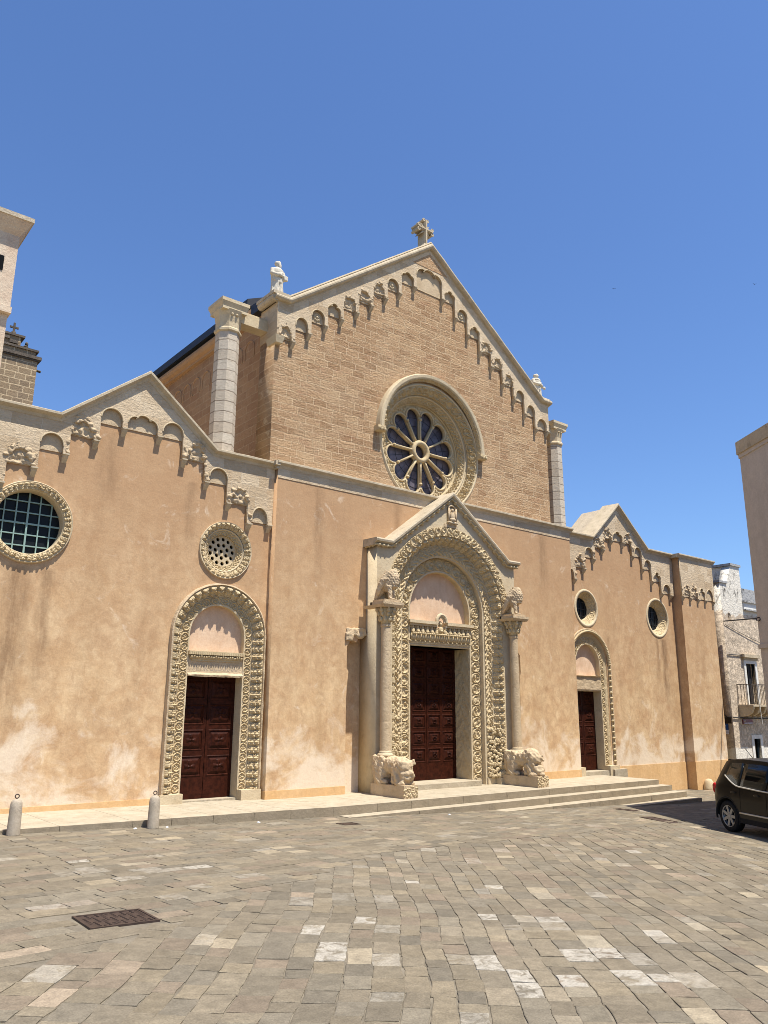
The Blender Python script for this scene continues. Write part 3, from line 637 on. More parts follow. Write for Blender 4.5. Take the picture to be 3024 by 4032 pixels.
# brick patch just under the apex
m = MB(); m.prism([(14.1, 14.97), (13.42, 14.46), (14.78, 14.46)], 0.29, 0.305); m.obj('apex_brick', 'brick', C_)
for i in (2, 7, 11):                                       # little rosettes in the arches
    m = MB(); x0, x1, zs, zt, k = gb[i]; c = ((x0+x1)/2, 0.38, zs+0.02)
    for q in range(8): m.ball((c[0]+0.075*math.cos(q*PI/4), c[1], c[2]+0.075*math.sin(q*PI/4)), 0.04, 0.03, 0.04, 8, 5)
    m.ball(c, 0.05, 0.05, 0.05, 8, 6); m.obj('arch_rosette', 'stone', C_, True)

# ---- rose window
cxr, czr = ROSE
rose = sweep('rose_window', circ(cxr, czr, 1.375, 120), [(0.0, 0.92), (0.0, 0.84), (0.02, 0.82), (0.05, 0.82)], 'carved', C_, closed=True, outward=-1)
ang = lambda r, n: arc(cxr, czr, r, 0.0, 2*PI, n)[:-1]
def ring(name, r0, y0, r1, y1, hf, amp, mat, parent, ds=0.02, dv=0.016):
    return sweep(name, circ(cxr, czr, r0, 160), [(0, y0), (r1-r0, y1)], mat, parent, closed=True, ds=ds, height=hf, amp=amp, dv=dv, outward=-1)
ring('carved_ring', 1.40, 0.80, 1.54, 0.66, h_lace, 0.05, 'carved', rose)
sweep('ring_moulding', circ(cxr, czr, 1.56, 120), [(-0.02, 0.67)]+[(0.0+0.03*math.sin(q)-0.0, 0.64-0.03*math.cos(q)) for q in np.linspace(-PI/2, PI/2, 6)]+[(0.05, 0.60)], 'stone', rose, closed=True, outward=-1, smooth=True)
ring('carved_ring', 1.60, 0.58, 1.80, 0.40, h_scroll2, 0.065, 'carved', rose)
sweep('ring_moulding', circ(cxr, czr, 1.81, 120), [(-0.015, 0.42)]+[(0.012+0.025*math.sin(q), 0.385-0.02*math.cos(q)) for q in np.linspace(-PI/2, PI/2, 6)]+[(0.06, 0.40)], 'stone', rose, closed=True, outward=-1, smooth=True)
# hood over the upper half
hp = arc(cxr, czr+0.12, 1.84, PI*1.0, 0.0, 90)
sweep('hood_mould', hp, [(0.0, 0.40), (0.0, 0.24), (0.03, 0.215), (0.11, 0.205), (0.14, 0.25), (0.15, 0.40)], 'stone', rose, ds=0.05, rough=0.008)
sweep('carved_ring', hp, [(-0.05, 0.36), (0.02, 0.235)], 'carved', rose, ds=0.02, height=h_scroll, amp=0.04, dv=0.012)
for sgn in (-1, 1):
    m = MB(); cx0 = cxr+sgn*1.92; m.box(cx0-0.13, cx0+0.13, 0.22, 0.40, czr+0.02, czr+0.17)
    for q in range(7): m.ball((cx0-0.1+0.033*q, 0.21, czr+0.08+0.03*math.sin(q*2)), 0.035, 0.04, 0.045, 8, 5)
    m.obj('hood_stop', 'carved', rose)
# tracery
holes = []
for k in range(12):
    a = PI/12+k*PI/6; hwA = PI/12; off = 0.028
    pts = []; r0 = 0.345; rc = 1.03; rr = rc*math.sin(hwA)-0.026
    for sg in (1, -1):
        for r in (np.linspace(r0, rc, 5) if sg == 1 else np.linspace(rc, r0, 5)):
            t_ = hwA-off/r
            if sg == 1: pts.append((cxr+r*math.cos(a+t_), czr+r*math.sin(a+t_)))
            else: pts.append((cxr+r*math.cos(a-t_), czr+r*math.sin(a-t_)))
        if sg == 1:
            for q in np.linspace(PI/2, -PI/2, 11)[1:-1]:
                pts.append((cxr+rc*math.cos(a)+rr*math.cos(a+q), czr+rc*math.sin(a)+rr*math.sin(a+q)))
    holes.append(pts)
holes.append(circ(cxr, czr, 0.20, 32))
plate('tracery', circ(cxr, czr, 1.40, 96), holes, 0.88, 0.98, 'carved', rose)
m = MB()
for k in range(12):
    a = k*PI/6; ca, sa = math.cos(a), math.sin(a)
    m.tube([(cxr+r*ca, 0.86, czr+r*sa) for r in (0.30, 0.50, 0.97)], [0.034, 0.029, 0.032], 10)
    m.tube([(cxr+r*ca, 0.855, czr+r*sa) for r in (0.93, 0.99)], [0.042, 0.05], 10)
    b = a+PI/12; rc = 1.03; rr = rc*math.sin(PI/12)-0.006
    m.tube([(cxr+rc*math.cos(b)+rr*math.cos(b+q), 0.865, czr+rc*math.sin(b)+rr*math.sin(b+q)) for q in np.linspace(-PI/2, PI/2, 13)], 0.028, 8)
m.obj('spokes', 'carved', rose, True)
hub = sweep('hub', circ(cxr, czr, 0.20, 48), [(0.0, 0.98), (0.0, 0.84), (0.025, 0.80), (0.07, 0.79), (0.115, 0.81), (0.13, 0.84), (0.13, 0.92)], 'carved', rose, closed=True, outward=-1, smooth=True)
def rose_dots(s, t, w_): return h_rough(s, t, w_)
m = MB()
for k in range(12):                                       # leaves in the spandrels
    a = k*PI/6
    for (r, da, q) in ((1.23, 0, 0.045), (1.30, 0.05, 0.04), (1.30, -0.05, 0.04), (1.33, 0.11, 0.03), (1.33, -0.11, 0.03), (1.17, 0, 0.03)):
        m.ball((cxr+r*math.cos(a+da), 0.875, czr+r*math.sin(a+da)), q, 0.03, q, 8, 5)
m.obj('spandrel_leaves', 'carved', rose, True)
gl = plate('window_glass', circ(cxr, czr, 1.41, 64), [], 1.04, 1.07, 'glass_rose', rose)
m = MB()
for r in (0.55, 0.8, 1.05): m.tube([(cxr+r*math.cos(q), 1.035, czr+r*math.sin(q)) for q in np.linspace(0, 2*PI, 49)[:-1]], 0.006, 5, True)
for k in range(24): m.tube([(cxr+r*math.cos(k*PI/12), 1.035, czr+r*math.sin(k*PI/12)) for r in (0.2, 1.3)], 0.005, 5)
m.obj('glazing_lead', 'roof_dark', rose)

# ---- round windows
def oculus(name, c, rin, rout, yw, yin, parent, hf1, glassy, kind):
    cx, cz = c
    o = sweep(name, circ(cx, cz, rin, 72), [(0.0, yin+0.08), (0.0, yin)], 'stone', parent, closed=True, outward=-1)
    mid = rin+(rout-rin)*0.48
    if kind == 'splay':
        sweep('carved_ring', circ(cx, cz, rin, 72), [(0.0, yin), (rout-rin-0.08, yw+0.02)], 'carved', o, closed=True, ds=0.03, height=hf1, amp=0.025, dv=0.02, outward=-1)
        sweep('rim', circ(cx, cz, rout-0.09, 72), [(0.0, yw+0.02), (0.0, yw-0.02), (0.06, yw-0.025), (0.09, yw-0.01), (0.10, yw+0.02)], 'stone', o, closed=True, outward=-1, smooth=True)
    return o
# large window at the left edge
cx, cz = LOC
o = sweep('round_window', circ(cx, cz, 0.60, 80), [(0.0, 0.50), (0.0, 0.20), (0.02, 0.17)], 'stone', C_, closed=True, outward=-1)
sweep('carved_ring', circ(cx, cz, 0.61, 80), [(0.0, 0.17), (0.13, 0.15)], 'carved', o, closed=True, ds=0.016, height=h_acanthus, amp=0.045, dv=0.012, outward=-1)
sweep('rim', circ(cx, cz, 0.74, 80), [(0.0, 0.21), (0.0, 0.15), (0.02, 0.14), (0.035, 0.16), (0.04, 0.21)], 'stone', o, closed=True, outward=-1)
plate('window_glass', circ(cx, cz, 0.61, 48), [], 0.44, 0.46, 'glass_dark', o)
m = MB()
for d_ in (-0.42, -0.21, 0, 0.21, 0.42):
    h_ = math.sqrt(max(0.01, 0.6**2-d_*d_)); r_ = 0.011 if abs(d_) > 0.01 else 0.016
    m.box(cx+d_-r_, cx+d_+r_, 0.395, 0.425, cz-h_, cz+h_); m.box(cx-h_, cx+h_, 0.40, 0.43, cz+d_-r_, cz+d_+r_)
m.obj('window_grille', 'iron_green', o)
# small pierced window over the left door
cx, cz = SOC
o = sweep('round_window', circ(cx, cz, 0.34, 64), [(0.0, 0.52), (0.0, 0.34)], 'stone', C_, closed=True, outward=-1)
sweep('carved_ring', circ(cx, cz, 0.345, 64), [(0.0, 0.34), (0.10, 0.27)], 'carved', o, closed=True, ds=0.014, height=h_lace, amp=0.03, dv=0.01, outward=-1)
sweep('ring_moulding', circ(cx, cz, 0.445, 64), [(0, 0.28), (0.0, 0.25), (0.02, 0.235), (0.035, 0.25), (0.04, 0.26)], 'stone', o, closed=True, outward=-1, smooth=True)
sweep('carved_ring', circ(cx, cz, 0.485, 64), [(0.0, 0.25), (0.125, 0.165)], 'carved', o, closed=True, ds=0.014, height=h_acanthus, amp=0.045, dv=0.01, outward=-1)
sweep('rim', circ(cx, cz, 0.605, 64), [(0.0, 0.21), (0.0, 0.155), (0.015, 0.15), (0.025, 0.21)], 'stone', o, closed=True, ds=0.04, rough=0.02, outward=-1)
pin = [circ(cx+0.272*math.cos(q), cz+0.272*math.sin(q), 0.044, 14) for q in np.linspace(0, 2*PI, 14)[:-1]]
pin += [circ(cx+0.145*math.cos(q), cz+0.145*math.sin(q), 0.045, 14) for q in np.linspace(0.3, 0.3+2*PI, 8)[:-1]]+[circ(cx, cz, 0.045, 14)]
plate('pierced_slab', circ(cx, cz, 0.345, 48), pin, 0.38, 0.46, 'stone', o)
plate('window_glass', circ(cx, cz, 0.345, 32), [], 0.49, 0.50, 'black', o)
for c, rin, rout in ((RO1, 0.345, 0.60), (RO2, 0.41, 0.685)):
    o = oculus('round_window', c, rin, rout, 0.2, 0.41, C_, h_scroll, None, 'splay')
    plate('window_glass', circ(*c, rin+0.005, 40), [], 0.45, 0.46, 'glass_dark', o)
    m = MB()
    for d_ in (-0.22, 0, 0.22):
        h_ = math.sqrt(rin**2-d_*d_); m.box(c[0]+d_-0.008, c[0]+d_+0.008, 0.43, 0.445, c[1]-h_, c[1]+h_); m.box(c[0]-h_, c[0]+h_, 0.43, 0.445, c[1]+d_-0.008, c[1]+d_+0.008)
    m.obj('window_grille', 'roof_dark', o)

# ---- panelled doors as carved leaves
def panels(nx, nz, fr, carve, zbase):
    def f(X, Z, W, H):
        pw = W/nx; ph = (H-zbase)/nz; u = X/pw; v = (Z-zbase)/ph
        uc = np.abs(u-np.floor(u)-0.5)*pw; vc = np.abs(v-np.floor(v)-0.5)*ph
        dx = pw/2-uc; dz = ph/2-vc; d = np.minimum(dx, dz)-fr
        inb = (Z > zbase)
        y = np.where(d < 0, 0.55, np.where(d < 0.022, 0.85, np.where(d < 0.04, 0.15, np.clip(0.15+(d-0.04)/0.05*0.85, 0.15, 1.0))))
        lu = (u-np.floor(u)-0.5)*pw; lv = (v-np.floor(v)-0.5)*ph; r = np.hypot(lu, lv); th = np.arctan2(lv, lu)
        rmax = min(pw, ph)/2-fr-0.085
        if carve == 'scroll':
            fl = np.where((np.abs(lu) < rmax) & (np.abs(lv) < rmax), 0.85*np.maximum(np.abs(np.cos(3*PI*lu/rmax*0.75)*np.cos(3*PI*lv/rmax*0.75)), 0)-0.35+np.exp(-((r-rmax*0.55)/(rmax*0.14))**2)*0.5, 0)
        else:
            fl = np.where(r < rmax, 0.6*np.clip(np.cos(4*th)*0.5+0.5-np.abs(r-rmax*0.55)/rmax, 0, 1)+np.exp(-(r/(rmax*0.2))**2)*0.7, 0)
        y = y+fl*(d > 0.08)
        return np.where(inb, y, 0.55)
    return f
def leaf(x0, x1, z0, z1, y, nx, nz, fr, carve, parent, zbase=0.36):
    o = heightgrid('door_leaf', x0+0.006, x1-0.006, z0, z1, y, panels(nx, nz, fr, carve, zbase), 0.03, 'wood', parent, 0.012)
    return o

# ---- left doorway
def side_portal(cx, hwi, hwo, zs, yw, zl0, zl1, z0, lintel_fn, beads):
    """hwi: half opening; carved flat band then splayed outer band"""
    yb = yw+0.08
    hb = hwi+ (hwo-hwi)*0.44
    p = sweep('side_portal', jamb_path(cx, hwi, z0, zs, 40), [(0.0, yw+0.42), (0.0, yb)], 'stone', C_, ds=0.2)
    sweep('carved_band', jamb_path(cx, hwi, z0+0.18, zs, 60), [(0.0, yb), (hb-hwi, yb-0.005)], 'carved', p, ds=0.013, height=h_scroll, amp=0.042, dv=0.010)
    sweep('roll_moulding', jamb_path(cx, hb, z0+0.18, zs, 60), [(-0.01, yb+0.02), (-0.008, yb-0.02), (0.008, yb-0.03), (0.02, yb-0.02), (0.025, yb+0.02)], 'stone', p, ds=0.1)
    sweep('fillet', jamb_path(cx, hwi, z0+0.18, zs, 60), [(-0.006, yb+0.05), (-0.006, yb-0.028), (0.028, yb-0.03), (0.03, yb+0.03)], 'stone', p, ds=0.12, rough=0.006)
    if not beads:
        sweep('carved_band', jamb_path(cx, hb+0.02, z0+0.18, zs, 60), [(0.0, yb-0.01), (hwo-hb-0.05, yw-0.075)], 'carved', p, ds=0.013, height=h_acanthus, amp=0.07, dv=0.010)
    else:
        sweep('carved_band', jamb_path(cx, hb+0.02, z0+0.18, zs, 60), [(0.0, yb-0.01), (0.03, yw+0.06), (hwo-hb-0.06, yw+0.02)], 'carved', p, ds=0.03, height=h_rough, amp=0.02, dv=0.02)
        m = MB(); L = sample_path(jamb_path(cx, hwo-0.075, z0+0.3, zs, 60), 0.17)
        m.tube([(x, yw, z) for x, z in L], 0.03, 6)
        for q, (x, z) in enumerate(L): m.ball((x, yw-0.03, z), 0.055, 0.06, 0.038, 10, 7)
        m.obj('leaf_bosses', 'carved', p, True)
    sweep('hood_mould', jamb_path(cx, hwo-0.03, z0+0.18, zs, 60), [(0.0, yw+0.03), (0.0, yw-0.10 if not beads else yw-0.03), (0.012, yw-0.115 if not beads else yw-0.045), (0.04, yw-0.10 if not beads else yw-0.04), (0.05, yw+0.03)], 'stone_worn', p, ds=0.09, rough=0.03 if not beads else 0.008)
    for sg in (-1, 1):                                    # plain foot stones
        m = MB(); xa, xb = cx+sg*(hwi+0.005), cx+sg*(hwo+0.03); x_0, x_1 = min(xa, xb), max(xa, xb)
        m.box(x_0, x_1, yw-0.12, yb+0.34, z0-0.25, z0+0.18); m.obj('jamb_foot', 'stone', p)
    plate('tympanum', arch_hole(cx, hwi+0.01, zl1, zs, 24), [], yw+0.2, yw+0.24, 'tymp', p)
    return p
LZ0 = 0.06
lp = side_portal(LD, 0.64, 1.08, 3.36, 0.2, 2.52, 3.03, LZ0, None, False)
li = MB(); li.box(LD-0.66, LD+0.66, 0.27, 0.6, 2.52, 2.97); li_o = li.obj('lintel', 'stone_worn', lp)
m = MB(); m.box(LD-0.645, LD+0.645, 0.19, 0.40, 2.945, 3.02); m.box(LD-0.60, LD+0.60, 0.225, 0.40, 2.865, 2.905); m.box(LD-0.56, LD+0.56, 0.25, 0.40, 2.82, 2.865)
for q in range(30): m.box(LD-0.62+q*0.0425, LD-0.60+q*0.0425, 0.182, 0.19, 2.95, 3.005)
for q in range(22): m.ball((LD-0.58+q*0.055, 0.215, 2.905+0.01*math.sin(q*2)), 0.024, 0.03, 0.022, 8, 5)
m.obj('lintel_cornice', 'carved', li_o)
sweep('lintel_lip', [(LD-0.63, 2.54), (LD+0.63, 2.54)], [(-0.03, 0.30), (-0.035, 0.21), (0.0, 0.20), (0.03, 0.24), (0.05, 0.272)], 'stone_worn', li_o, ds=0.05, rough=0.05)
def text(name, s, x, y, z, size, mat, parent, ext=0.002, rot=(PI/2, 0, 0), sx=1.0, align='CENTER'):
    cu = bpy.data.curves.new(name, 'FONT'); cu.body = s; cu.size = size; cu.extrude = ext; cu.align_x = align
    o = bpy.data.objects.new(name, cu); S.collection.objects.link(o); bpy.context.view_layer.update()
    me = eval_mesh(o); bpy.data.objects.remove(o); bpy.data.curves.remove(cu); me.name = name
    me.materials.clear(); me.materials.append(M[mat] if isinstance(mat, str) else mat)
    me.transform(Matrix.LocRotScale(Vector((x, y, z)), __import__('mathutils').Euler(rot), Vector((sx, 1, 1))))
    ob = bpy.data.objects.new(name, me); return link(ob, parent)
text('inscription', 'VETIK CCLXXXXI', LD, 0.269, 2.63, 0.19, 'letter', li_o, 0.0008, sx=0.70)
for k in (0, 1):
    xa = LD-0.64+k*0.64; leaf(xa, xa+0.64, LZ0+0.02, 2.52, 0.56, 1, 4, 0.055, 'flower', lp, 0.38)
m = MB(); m.box(LD-0.66, LD+0.66, 0.60, 0.62, LZ0, 2.56); m.obj('door_light_stop', 'black', lp)  # black board added to block light between the leaves
m = MB(); m.box(LD-0.64, LD+0.64, 0.28, 0.62, LZ0-0.1, LZ0+0.02); m.obj('threshold', 'step', lp)

# ---- right doorway (its left half stands behind the nave corner)
RZ0 = 0.05
rp = side_portal(RD, 0.60, 1.07, 3.27, 0.2, 2.44, 2.9, RZ0, None, True)
ri = sweep('lintel', [(RD-0.62, 2.67), (RD+0.62, 2.67)], [(-0.23, 0.60), (-0.23, 0.27), (-0.18, 0.25), (0.20, 0.25), (0.23, 0.20), (0.25, 0.60)], 'stone_worn', rp, ds=0.04, dv=0.05, rough=0.03)
for k in (0, 1):
    xa = RD-0.60+k*0.60; leaf(xa, xa+0.60, RZ0+0.04, 2.45, 0.56, 1, 4, 0.05, 'flower', rp, 0.38)
m = MB(); m.box(RD-0.62, RD+0.62, 0.60, 0.62, RZ0, 2.5); m.obj('door_light_stop', 'black', rp)  # dark board put in so no light passes the leaf joint
m = MB(); m.box(RD-0.75, RD+0.75, 0.12, 0.62, -0.3, RZ0+0.04); m.obj('threshold', 'step', rp)
m = MB(); m.box(21.3, 21.95, 0.02, 0.2, -0.3, 0.12); m.obj('kerb_stone', 'step', rp)

# ---- main portal
zb = -0.25
blk_out = [(11.62, zb), (11.62, 5.72), (12.0, 5.72), (14.1, 7.28), (16.2, 5.72), (16.52, 5.72), (16.52, zb)]
portal = plate('main_portal', blk_out, [[(PC+1.95, zb+0.02), (PC+1.95, PZS)]+arc(PC, PZS, 1.95, 0, PI, 48)[1:-1]+[(PC-1.95, PZS), (PC-1.95, zb+0.02)]], -0.40, 0.24, 'frieze', C_)
portal.data.materials[0] = M['stone']
def pband(name, h0, y0, h1, y1, hf, amp, z0=0.16, ds=0.014, dv=0.011, mat='carved'):
    return sweep(name, jamb_path(PC, h0, z0, PZS, 90), [(0.0, y0), (h1-h0, y1)], mat, portal, ds=ds, height=hf, amp=amp, dv=dv)
sweep('reveal', jamb_path(PC, 1.05, 0.0, PZS, 60), [(0.0, 0.62), (0.0, 0.0)], 'carved', portal, ds=0.02, height=h_foliage, amp=0.018, dv=0.02)
sweep('fillet', jamb_path(PC, 1.05, 0.0, PZS, 60), [(0.0, 0.03), (0.0, -0.02), (0.045, -0.02), (0.045, 0.03)], 'stone', portal, ds=0.3)
pband('carved_band', 1.09, -0.005, 1.42, -0.005, h_scroll2, 0.05)
sweep('step_return', jamb_path(PC, 1.42, 0.0, PZS, 60), [(0.0, 0.02), (0.0, -0.15), (0.05, -0.165), (0.05, -0.1)], 'stone', portal, ds=0.3)
pband('carved_band', 1.46, -0.15, 1.72, -0.15, h_foliage, 0.075)
sweep('fillet', jamb_path(PC, 1.71, 0.0, PZS, 60), [(0.0, -0.12), (0.0, -0.18), (0.03, -0.195), (0.055, -0.18), (0.06, -0.12)], 'stone', portal, ds=0.3)
pband('carved_band', 1.75, -0.16, 1.95, -0.40, h_acanthus, 0.06)
for sg in (-1, 1):
    m = MB(); a, b = sorted((PC+sg*1.06, PC+sg*1.46)); m.box(a, b, -0.035, 0.3, zb, 0.16); a, b = sorted((PC+sg*1.46, PC+sg*1.97)); m.box(a, b, -0.2, 0.3, zb, 0.17); a, b = sorted((PC+sg*1.75, PC+sg*1.96)); m.box(a, b, -0.37, -0.2, zb, 0.17); m.obj('jamb_foot', 'stone', portal)
# foliage bosses low on the right jambs
m = MB()
for q in range(170):
    h_ = random.random()**1.4*1.25; x_ = random.uniform(PC+1.5, PC+1.93); m.ball((x_, -0.19-(x_-PC-1.5)*0.45, 0.2+h_), random.uniform(.025, .05), 0.04, random.uniform(.025, .06), 7, 5)
m.obj('jamb_foliage', 'carved', portal, True)
m = MB()
for q in range(60):
    h_ = random.random()**1.4*0.9; x_ = random.uniform(PC-1.85, PC-1.46); m.ball((x_, -0.18, 0.85+h_), random.uniform(.025, .045), 0.035, random.uniform(.025, .05), 7, 5)
m.obj('jamb_foliage', 'carved', portal, True)
# archivolt on the front
sweep('archivolt', arc(PC, PZS, 1.95, PI*0.98, 0.02*PI, 120), [(0.0, -0.405), (0.03, -0.43), (0.20, -0.43), (0.235, -0.405)], 'carved', portal, ds=0.012, height=h_scroll2, amp=0.04, dv=0.010)
# gable roof of the portal
gp = [(11.5, 5.86), (12.02, 5.86), (14.1, 7.43), (16.2, 5.86), (16.66, 5.86)]
sweep('portal_cornice', gp, [(-0.14, -0.38), (-0.14, -0.42), (-0.10, -0.44), (-0.045, -0.54), (0.0, -0.55), (0.035, -0.53), (0.05, 0.02), (-0.14, 0.02)], 'cornice', portal, ds=0.3, rough=0.008)
m = MB()
for (a, b) in ((gp[1], gp[2]), (gp[2], gp[3])):
    for q in range(11):
        t_ = (q+0.6)/11.4; x_ = a[0]+(b[0]-a[0])*t_; z_ = a[1]+(b[1]-a[1])*t_-0.13; m.ball((x_, -0.475, z_), 0.04, 0.045, 0.035, 8, 6); m.ball((x_+0.02, -0.44, z_-0.03), 0.055, 0.05, 0.05, 8, 6)
m.tube([(11.56, -0.46, 5.74), (12.03, -0.46, 5.74), (14.1, -0.46, 7.30), (16.19, -0.46, 5.74), (16.6, -0.46, 5.74)], 0.03, 6); m.tube([(11.56, -0.46, 5.74), (11.56, 0, 5.74)], 0.03, 6)
for x_ in (11.62, 11.75, 11.88, 16.32, 16.44, 16.56): m.ball((x_, -0.475, 5.73), 0.045, 0.05, 0.04, 8, 6)
for y_ in (-0.3, -0.17, -0.05): m.ball((11.56, y_, 5.73), 0.045, 0.05, 0.04, 8, 6)
m.obj('leaf_bosses', 'carved', portal, True)
# niche figure under the apex
ni = MB(); ni.box(13.98, 14.26, -0.43, -0.41, 6.70, 7.06); ni.box(13.97, 14.01, -0.47, -0.41, 6.66, 7.04); ni.box(14.23, 14.27, -0.47, -0.41, 6.66, 7.04); ni.box(13.95, 14.29, -0.49, -0.41, 6.62, 6.67)
ni.tube([(14.12+0.13*math.cos(q), -0.44, 7.03+0.08*math.sin(q)) for q in np.linspace(PI, 0, 8)], 0.025, 6)
ni.ball((14.12, -0.45, 6.98), 0.045, 0.045, 0.055); ni.ball((14.12, -0.45, 6.82), 0.085, 0.05, 0.13); ni.ball((14.12, -0.46, 6.73), 0.1, 0.06, 0.06)
ni.obj('niche_figure', 'stone_worn', portal, True)
sl_ = MB(); sl_.box(13.85, 14.35, -0.425, -0.405, 6.52, 6.60); sl_.box(13.95, 14.28, -0.44, -0.41, 6.58, 6.62); sl_.obj('worn_ledge', 'stone_worn', portal)
# tympanum, lintel and its carved row
plate('tympanum', arch_hole(PC, 1.06, 3.92, PZS, 32), [], 0.16, 0.20, 'tymp', portal)
lin = MB(); lin.box(PC-1.05, PC+1.05, 0.02, 0.5, 3.42, 3.92); lin_o = lin.obj('lintel', 'stone', portal)
m = MB()
m.box(PC-1.13, PC-0.17, -0.12, 0.2, 3.985, 4.06); m.box(PC+0.17, PC+1.13, -0.12, 0.2, 3.985, 4.06); m.box(PC-1.09, PC-0.14, -0.07, 0.2, 3.93, 3.985); m.box(PC+0.14, PC+1.09, -0.07, 0.2, 3.93, 3.985)
m.tube([(PC+0.17*math.cos(q), -0.06, 4.06+0.19*math.sin(q)) for q in np.linspace(PI, 0, 14)], 0.045, 8); m.tube([(PC+0.11*math.cos(q), -0.04, 4.04+0.15*math.sin(q)) for q in np.linspace(PI, 0, 14)], 0.025, 8)
m.obj('lintel_cornice', 'stone', lin_o)
m = MB(); m.box(PC-1.08, PC+1.08, -0.045, 0.05, 3.535, 3.565)
for q in range(40): m.box(PC-1.06+q*0.0535, PC-1.03+q*0.0535, -0.055, -0.04, 3.525, 3.545)
for i in range(13):
    x_ = PC-0.96+i*0.16; big = (i == 6); s_ = 1.25 if big else 1.0; b_ = 3.565
    m.box(x_-0.062*s_, x_-0.004, -0.075, 0.03, b_, b_+0.17); m.box(x_+0.006, x_+0.062*s_, -0.075, 0.03, b_, b_+0.165)
    for dx in (-0.035, 0.035): m.ball((x_+dx*s_, -0.085, b_+0.165), 0.034*s_, 0.045, 0.03, 8, 6)
    m.ball((x_, -0.025, b_+0.235*s_), 0.062*s_, 0.05, 0.085*s_, 10, 7); m.ball((x_+random.uniform(-.03, .03), -0.075, b_+0.21*s_), 0.045, 0.035, 0.03, 8, 6)
    zc_ = b_+0.335 if not big else b_+0.45
    m.lathe((x_, -0.0, zc_), [(0.066*s_, 0.0), (0.066*s_, 0.01)], 16) if False else None
    m.tube([(x_, 0.012, zc_), (x_, -0.012, zc_)], 0.064*s_, 16)
    m.ball((x_, -0.035, zc_-0.01), 0.034*s_, 0.036, 0.044*s_, 8, 6)
    m.tube([(x_-0.08, -0.01, b_), (x_-0.08, -0.01, b_+0.33)], 0.006, 6)
m.obj('lintel_figures', 'carved', lin_o, True)
sweep('door_head', [(PC-1.05, 3.52), (PC+1.05, 3.52)], [(-0.10, 0.5), (-0.10, 0.0), (-0.07, -0.02), (-0.035, -0.015), (-0.03, -0.035), (0.01, -0.04), (0.02, 0.02)], 'stone', lin_o)
# door leaves
for k in (0, 1):
    xa = PC-1.05+k*1.05; leaf(xa, xa+1.05, 0.13, 3.44, 0.56, 2, 7, 0.045, 'scroll', portal, 0.40)
m = MB(); m.box(PC-1.06, PC+1.06, 0.60, 0.62, 0.1, 3.5); m.obj('door_light_stop', 'black', portal)  # added board, keeps light from shining through the main door's gap
m = MB(); m.box(PC-1.10, PC+1.12, -0.30, 0.6, -0.2, 0.13); m.obj('threshold', 'step', portal)
# columns, capitals, abaci
for sx_, cxc, zl in ((-1, 11.74, 0.90), (1, 16.20, 0.86)):
    m = MB(); yc = -0.60
    prof = [(0.122, zl), (0.120, 1.58), (0.114, 1.60), (0.119, 1.62), (0.115, 2.6), (0.108, 3.74), (0.125, 3.755), (0.125, 3.80)]
    m.lathe((cxc, yc, 0), prof, 28); col = m.obj('column', 'stone_worn', portal, False)
    m = MB(); m.lathe((cxc, yc, 0), [(0.18, zl-0.06), (0.185, zl-0.03), (0.165, zl), (0.135, zl+0.02), (0.15, zl+0.04), (0.128, zl+0.06)], 24); m.obj('column_base', 'stone', col, True)
    cp = MB(); cp.lathe((cxc, yc, 0), [(0.115, 3.79), (0.125, 3.90), (0.165, 4.06), (0.24, 4.18)], 8, PI/8); 
    for lev, rr_, n_ in ((3.92, 0.14, 8), (4.05, 0.175, 8), (4.13, 0.215, 8)):
        for q in range(n_):
            a = 2*PI*q/n_+(0.39 if lev > 4 else 0); cp.ball((cxc+rr_*math.cos(a), yc+rr_*math.sin(a), lev), 0.045, 0.045, 0.06, 8, 6); cp.ball((cxc+(rr_+0.03)*math.cos(a), yc+(rr_+0.03)*math.sin(a), lev+0.045), 0.028, 0.028, 0.025, 6, 5)
    cp.obj('capital', 'carved', col, True)
    ab = MB(); ab.frust((cxc, -0.49), 0.27, 0.36, 0.31, 0.40, 4.19, 4.25); ab.box(cxc-0.31, cxc+0.31, -0.89, -0.09+(-0.31), 4.25, 4.315); ab.box(cxc-0.31, cxc+0.31, -0.45, -0.38, 4.25, 4.315); ab.box(cxc-0.24, cxc+0.24, -0.84, -0.40, 4.315, 4.37); ab.obj('abacus', 'stone_worn', col)
# broken bracket stones beside the portal
for cxb in (11.25, ):
    m = MB(); m.box(11.02, 11.60, -0.05, 0.22, 3.56, 3.74); m.box(11.0, 11.2, -0.06, 0.22, 3.42, 3.6); m.ball((11.42, -0.01, 3.56), 0.12, 0.08, 0.1); bo = m.obj('broken_bracket', 'stone_worn', C_); remesh(bo, 0.025, 2, 0.05)
m = MB(); m.tube([(16.55+0.13*0, -0.012, 3.62), (16.75, -0.012, 3.60), (16.84, -0.012, 3.46), (16.98, -0.012, 3.50), (17.1, -0.012, 3.34), (17.11, -0.012, 2.9)], 0.02, 6); m.obj('niche_moulding', 'plaster', C_)

